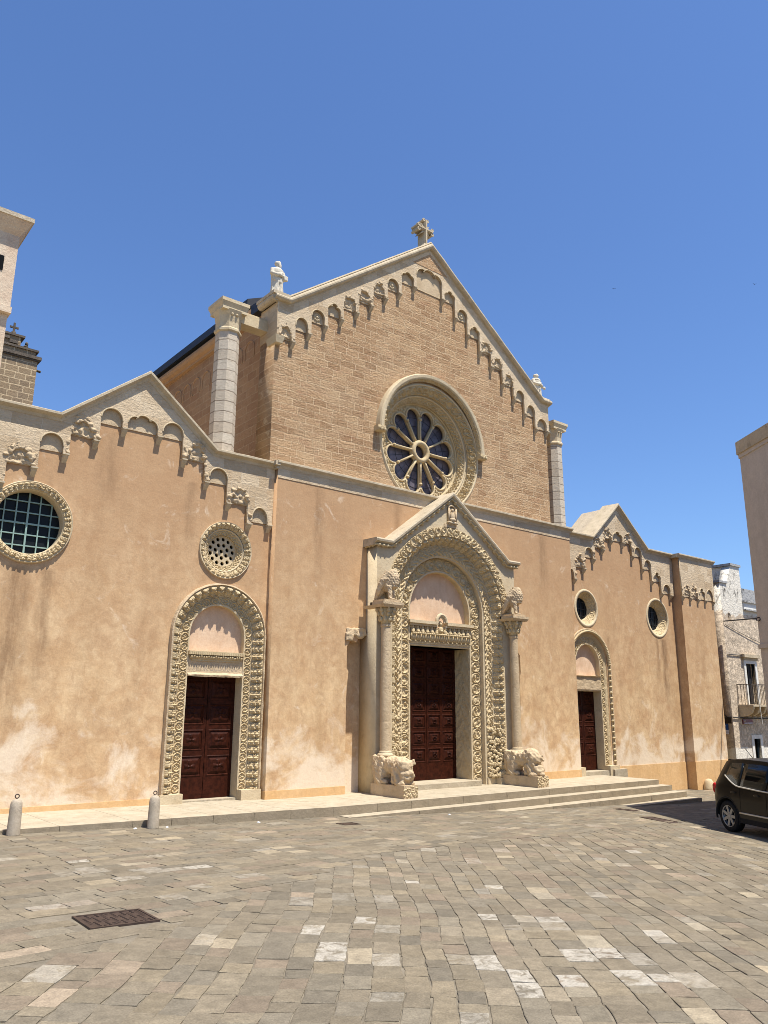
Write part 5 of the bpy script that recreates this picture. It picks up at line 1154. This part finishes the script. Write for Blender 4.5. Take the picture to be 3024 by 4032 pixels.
# front wall with a real window and door opening (built in world coordinates then shifted to the thing)
def HP(name, outer, holes, y0, y1, mat, parent=None):
    o = plate(name, outer, holes, y0, y1, mat, parent or oh); o.data.transform(Matrix.Translation((-H0[0], -H0[1], -H0[2]))); return o
wo_ = HP('front_wall', [(28.7, -1.6), (36, -1.6), (36, 5.75), (30.36, 5.75), (30.34, 7.40), (29.66, 7.40), (29.24, 6.64), (28.7, 6.64)], [[(30.05, 2.12), (30.76, 2.12), (30.76, 3.64), (30.05, 3.64)], [(30.1, -1.5), (30.6, -1.5), (30.6, 0.86), (30.1, 0.86)], [(29.1, 5.16), (29.32, 5.16), (29.32, 5.5), (29.1, 5.5)]], 0.0, 0.35, 'old_wall')
HB('side_wall', 'old_side', (28.702, 29.0, 0.35, 7, -1.6, 6.62)); HB('tower_block', 'old_wall', (29.68, 30.33, 0.35, 0.9, 5.0, 7.39)); HB('coping', 'black_wall', (29.60, 30.40, -0.05, 0.95, 7.40, 7.49)); HB('coping', 'black_wall', (28.62, 29.22, -0.05, 0.5, 6.64, 6.72))
HB('rear_parapet', 'black_wall', (28.75, 29.7, 1.4, 1.7, 6.5, 7.45)); HB('ruin_opening_dark', 'black', (28.9, 29.6, 1.36, 1.40, 6.75, 7.2))  # black sheet on the parapet paints the darkness inside the ruined opening
HB('parapet', 'white_trim', (30.37, 34.0, -0.03, 0.3, 5.76, 6.02)); HB('coping', 'black_wall', (30.34, 34.0, -0.10, 0.32, 6.02, 6.09)); HB('ledge', 'black_wall', (30.34, 34.0, -0.12, 0.0, 5.70, 5.755))
HB('rear_block', 'black_wall', (30.6, 36, 1.2, 5, 5, 6.95))
wf = HB('window', 'black', (30.0, 30.8, 0.30, 0.34, 2.1, 3.66)); HB('window_frame', 'white_trim', (29.90, 30.05, -0.04, 0.12, 2.08, 3.77), (30.76, 30.91, -0.04, 0.12, 2.08, 3.77), (30.05, 30.76, -0.04, 0.12, 3.64, 3.77), parent=wf)
HB('window_hood', 'cornice', (29.76, 31.0, -0.16, 0.0, 3.86, 3.98), (29.84, 30.95, -0.08, 0.0, 3.775, 3.86), parent=wf); HB('shutter', 'roof_dark', (30.50, 30.755, 0.14, 0.17, 2.12, 3.64), parent=wf)
HB('small_window', 'black', (29.05, 29.36, 0.30, 0.33, 5.1, 5.55))
M['door_brown'] = plain('brown_door', (0.13, 0.055, 0.03), 0.6, 0.3, 0, 0.2, 12)
dr = HB('door', 'door_brown', (30.1, 30.42, 0.2, 0.24, -1.5, 0.86)); HB('door_frame', 'white_trim', (29.93, 30.1, -0.03, 0.2, -1.5, 1.0), (30.6, 30.77, -0.03, 0.2, -1.5, 1.0), (30.1, 30.6, -0.03, 0.2, 0.86, 1.0), parent=dr); HB('door_leaf', 'white_trim', (30.42, 30.6, 0.22, 0.26, -1.5, 0.86), parent=dr)
M['rail'] = plain('rusty_railing', (0.10, 0.075, 0.055), 0.7, 0.3, 0.2, 0.3, 20)
ba = HB('balcony', 'cornice', (29.2, 33.0, -0.58, 0.0, 2.03, 2.10))
for k in range(6): 
    xb = 29.22+0.47*k; m = MB(); m.add([(xb-H0[0], -H0[1]+y, z-H0[2]) for y, z in ((0, 1.66), (-0.28, 1.69), (-0.46, 1.79), (-0.55, 1.98), (-0.55, 2.03), (0, 2.03))]+[(xb+0.13-H0[0], -H0[1]+y, z-H0[2]) for y, z in ((0, 1.66), (-0.28, 1.69), (-0.46, 1.79), (-0.55, 1.98), (-0.55, 2.03), (0, 2.03))], [(0, 1, 2, 3, 4, 5), (11, 10, 9, 8, 7, 6)]+[(i, (i+1) % 6, (i+1) % 6+6, i+6) for i in range(6)]); m.obj('bracket', 'stone', ba)
m = MB()
for k in range(34): xk = 29.24+k*0.112; m.box(xk-H0[0]-.007, xk-H0[0]+.007, -0.557, -0.543, 2.10-H0[2], 2.82-H0[2])
for k in range(5): yk = -0.02-k*0.12; m.box(29.24-H0[0]-.007, 29.24-H0[0]+.007, yk-.007, yk+.007, 2.10-H0[2], 2.82-H0[2])
m.box(29.22-H0[0], 33-H0[0], -.565, -.535, 2.82-H0[2], 2.845-H0[2]); m.box(29.225-H0[0], 29.255-H0[0], -.535, 0, 2.82-H0[2], 2.845-H0[2]); m.obj('railing', 'rail', ba)
m = MB(); m.tube([(29.62-H0[0]+.02*math.sin(k), -0.60, (2.86-k*0.11)-H0[2]) for k in range(8)]+[(29.7-H0[0], -0.60, 1.4-H0[2])], 0.012, 5); m.obj('hanging_ribbon', 'white_trim', ba)
# drainpipe and wires on the dark side
M['wire'] = plain('grey_cable', (0.055, 0.05, 0.047), 0.7, 0.2, 0, 0.1, 9)
m = MB(); m.tube([(0, 0.75, 4.8), (-0.03, 0.72, 3.6), (-0.03, 0.55, 2.8), (-0.03, 0.2, 2.5), (-0.03, 0.0, 2.5)], 0.018, 6); m.obj('drain_pipe', 'wire', oh)

# signs
M['brown_sign'] = plain('dark_brown_sign', (0.035, 0.022, 0.012), 0.5, 0.3); M['blue_sign'] = plain('blue_sign', (0.006, 0.075, 0.30), 0.4, 0.4, 0, 0.05); M['white_sign'] = plain('white_sign', (0.72, 0.74, 0.78), 0.45, 0.3, 0, 0.05); M['red_sign'] = plain('dark_red_sign', (0.13, 0.008, 0.018), 0.4, 0.4, 0, 0.1)
def HT(name, label, cat, loc): return thing(name, label, cat, loc)
t = HT('brown_sign', 'dark brown blank sign on the shaded side of the old house', 'sign', (28.69, 0.27, 1.42))
m = MB(); m.box(-0.03, 0.0, -0.23, 0.23, 0, 0.215); m.obj('panel', 'brown_sign', t)
t = HT('parking_sign', 'blue sign with white letter P and white stripes under the brown sign', 'sign', (28.67, 0.42, 1.04))
m = MB(); m.box(-0.02, 0.0, -0.24, 0.24, 0.155, 0.37); m.obj('panel', 'blue_sign', t)
text('letter', 'P', 0, 0, 0, 0.26, 'white_sign', t, 0.002, (PI/2, 0, -PI/2), 1.0).location = (-0.024, -0.09, 0.175)
for z0_, z1_, mt_ in ((0.09, 0.15, 'white_sign'), (0.068, 0.088, 'blue_sign'), (0.0, 0.066, 'white_sign')):
    m = MB(); m.box(-0.02, 0.0, -0.24, 0.24, z0_, z1_); m.obj('stripe', mt_, t)
m = MB(); m.tube([(0.022, 0.15, -2.1), (0.022, 0.15, 0.38)], 0.018, 8); m.obj('pole', 'wire', t)
t = HT('wall_plaque', 'small dark red plaque with white underline below the balcony', 'sign', (29.73, -0.02, 1.40))
m = MB(); m.box(-0.36, 0.36, -0.03, 0.0, 0, 0.17); m.obj('panel', 'red_sign', t); m = MB(); m.box(-0.28, 0.34, -0.034, -0.03, 0.02, 0.045); m.obj('white_line', 'white_sign', t)
m = MB(); m.tube([(-0.25+0.035*math.cos(q), -0.034, 0.105+0.035*math.sin(q)) for q in np.linspace(0, 2*PI, 15)[:-1]], 0.008, 5, True); m.obj('emblem', 'chrome', t)
t = HT('balcony_banner', 'white banner with dark red band hanging on the balcony railing', 'banner', (30.45, -0.60, 2.1))
m = MB(); m.box(-0.24, 0.5, -0.012, 0.0, 0.0, 0.74); m.obj('cloth', 'white_sign', t); m = MB(); m.box(-0.24, 0.5, -0.016, -0.012, 0.44, 0.58); m.obj('red_band', 'red_sign', t); m = MB(); m.box(-0.24, 0.5, -0.016, -0.012, 0.60, 0.64); m.obj('red_band', 'red_sign', t)

# cables across the street
def cable(a, b, sag, r, label):
    a, b = Vector(a), Vector(b); c = (a+b)/2; m = MB(); m.tube([a.lerp(b, t_)-c-Vector((0, 0, sag*4*t_*(1-t_))) for t_ in np.linspace(0, 1, 14)], r, 6); o = m.obj('overhead_cable', 'wire'); o.location = c; tag(o, label, 'cable', 'cables strung across the street')
cable((28.72, -0.02, 5.16), (25.7, -6.38, 4.92), 0.03, 0.024, 'thick grey cable from the old house to the taupe building')
cable((28.75, -0.02, 5.05), (33.5, -0.05, 4.15), 0.06, 0.010, 'thin sagging wire across the upper front of the old house')
cable((28.70, -0.03, 3.93), (29.8, -0.03, 3.93), 0.0, 0.016, 'short wire running left from the balcony window hood')
cable((28.70, -0.04, 1.645), (33.0, -0.04, 1.63), 0.04, 0.022, 'thick dark wire bundle just below the balcony brackets')

# tower-like house at the upper left
M['left_house'] = stone_mat('flaking_cream_wall', (0.60, 0.49, 0.36), (0.50, 0.37, 0.26), 0.3, 1.0, 0.6, (0.34, 0.24, 0.17))
L0 = (1.5, 5.0, 0)
lh = thing('tall_house', 'tall flaking cream house with deep eaves at the upper left edge', 'house', L0)
def LB(name, mat, b): m = MB(); m.box(b[0]-1.5, b[1]-1.5, b[2]-5, b[3]-5, b[4], b[5]); return m.obj(name, mat, lh)
LB('wall', 'left_house', (-4, 3.95, 5.0, 9, -1, 11.45)); LB('upper_wall', 'left_house', (-4, 3.97, 4.90, 9, 11.62, 13.62)); LB('ledge', 'left_house', (-4, 4.0, 4.86, 9, 11.45, 11.62))
m = MB(); m.frust((-0.02-1.5+0.0, 7-5.0), 3.99, 2.1, 4.22, 2.35, 13.62, 13.98); m.obj('eaves', 'left_house', lh); LB('roof_edge', 'tiles', (-4.3, 4.22, 4.62, 9.3, 13.98, 14.10)); LB('window', 'black', (3.3, 3.68, 4.88, 4.90, 12.55, 12.95))
# bell tower beyond
M['bell_stone'] = ashlar_mat('dark_bell_tower_stone', (0.31, 0.225, 0.135), (0.22, 0.16, 0.10), (0.54, 0.42, 0.26), 0.36, 0.24, 0.8, 0.022, pale=(0.26, 0.2, 0.14), hue=(0.16, 0.11, 0.07))
M['bell_dark'] = stone_mat('blackened_stone', (0.15, 0.12, 0.09), (0.07, 0.06, 0.05), 0.6, 1.0, 1.2, (0.03, 0.028, 0.025))
B0 = (5.0, 14.0, 0)
bt = thing('bell_tower', 'dark stone bell tower with stepped crest behind the left gable', 'tower', B0)
def BB(name, mat, *bs):
    m = MB()
    for b in bs: m.box(b[0]-5, b[1]-5, b[2]-14, b[3]-14, b[4], b[5])
    return m.obj(name, mat, bt)
BB('shaft', 'bell_stone', (3, 6.95, 14, 17, 0, 14.25)); BB('cornice', 'bell_dark', (2.9, 7.06, 13.9, 17.1, 14.30, 14.42), (2.95, 7.0, 13.95, 17.05, 14.25, 14.30))
BB('crest', 'bell_stone', (3, 6.85, 14.0, 15.0, 14.42, 14.62), (3, 6.30, 14.0, 15.0, 14.62, 15.02)); BB('crest_moulding', 'bell_dark', (3, 6.95, 13.94, 15.0, 14.60, 14.68), (3, 6.42, 13.94, 15.0, 15.02, 15.10), (5.4, 5.68, 13.96, 15, 15.10, 15.32), (5.5, 5.9, 13.93, 15, 14.85, 14.95), (5.9, 6.2, 13.93, 15, 14.72, 14.85))
ga = MB(); ga.tube([(1.95, 0.3, 14.03), (2.16, 0.25, 13.99)], 0.05, 8); ga.obj('water_spout', 'bell_dark', bt)
m = MB(); m.lathe((1.12, 0.5, 15.10), [(0.17, 0), (0.10, 0.16), (0.075, 0.30)], 10); m.obj('cross_foot', 'bell_dark', bt)
m = MB(); m.box(1.085, 1.155, 0.47, 0.53, 15.38, 15.76); m.box(0.97, 1.27, 0.472, 0.528, 15.54, 15.61); m.obj('stone_cross', 'bell_dark', bt)
m = MB(); m.frust((1.58, 0.5), 0.2, 0.2, 0.1, 0.12, 14.68, 14.86); m.lathe((1.6, 0.5, 14.86), [(0.07, 0), (0.09, 0.08), (0.05, 0.13)], 10); m.ball((1.61, 0.48, 15.04), 0.06, 0.07, 0.08); m.obj('carved_bust', 'bell_dark', bt)

# two distant birds
M['bird'] = plain('dark_bird', (0.02, 0.02, 0.022), 0.8, 0.2)
for (px_, py_, d_, lb) in ((1326*1.8228, 624*1.8228, 60, 'tiny dark bird in flight, the one nearer the church gable'), (1630*1.8228, 614*1.8228, 60, 'tiny dark bird in flight near the right edge of the sky')):
    r_ = ROT @ np.array([(px_-CX)/FPX, -(py_-CY)/FPX, -1.0]); p = np.array([0, -14.9357, 1.9])+r_*d_
    m = MB(); m.ball((0, 0, 0), 0.11, 0.045, 0.04, 8, 6); m.add([(0.04, 0, .01), (-0.05, 0, .01), (-0.06, 0.28, .09), (0.0, 0.27, .09)], [(0, 1, 2, 3)]); m.add([(0.04, 0, .01), (-0.05, 0, .01), (-0.06, -0.28, .09), (0.0, -0.27, .09)], [(3, 2, 1, 0)])
    o = m.obj('bird', 'bird'); o.data.transform(Matrix.Scale(0.5, 4)); o.location = tuple(p); o.rotation_euler = (0.2, 0, 0.7); tag(o, lb, 'bird', 'birds flying over the square')
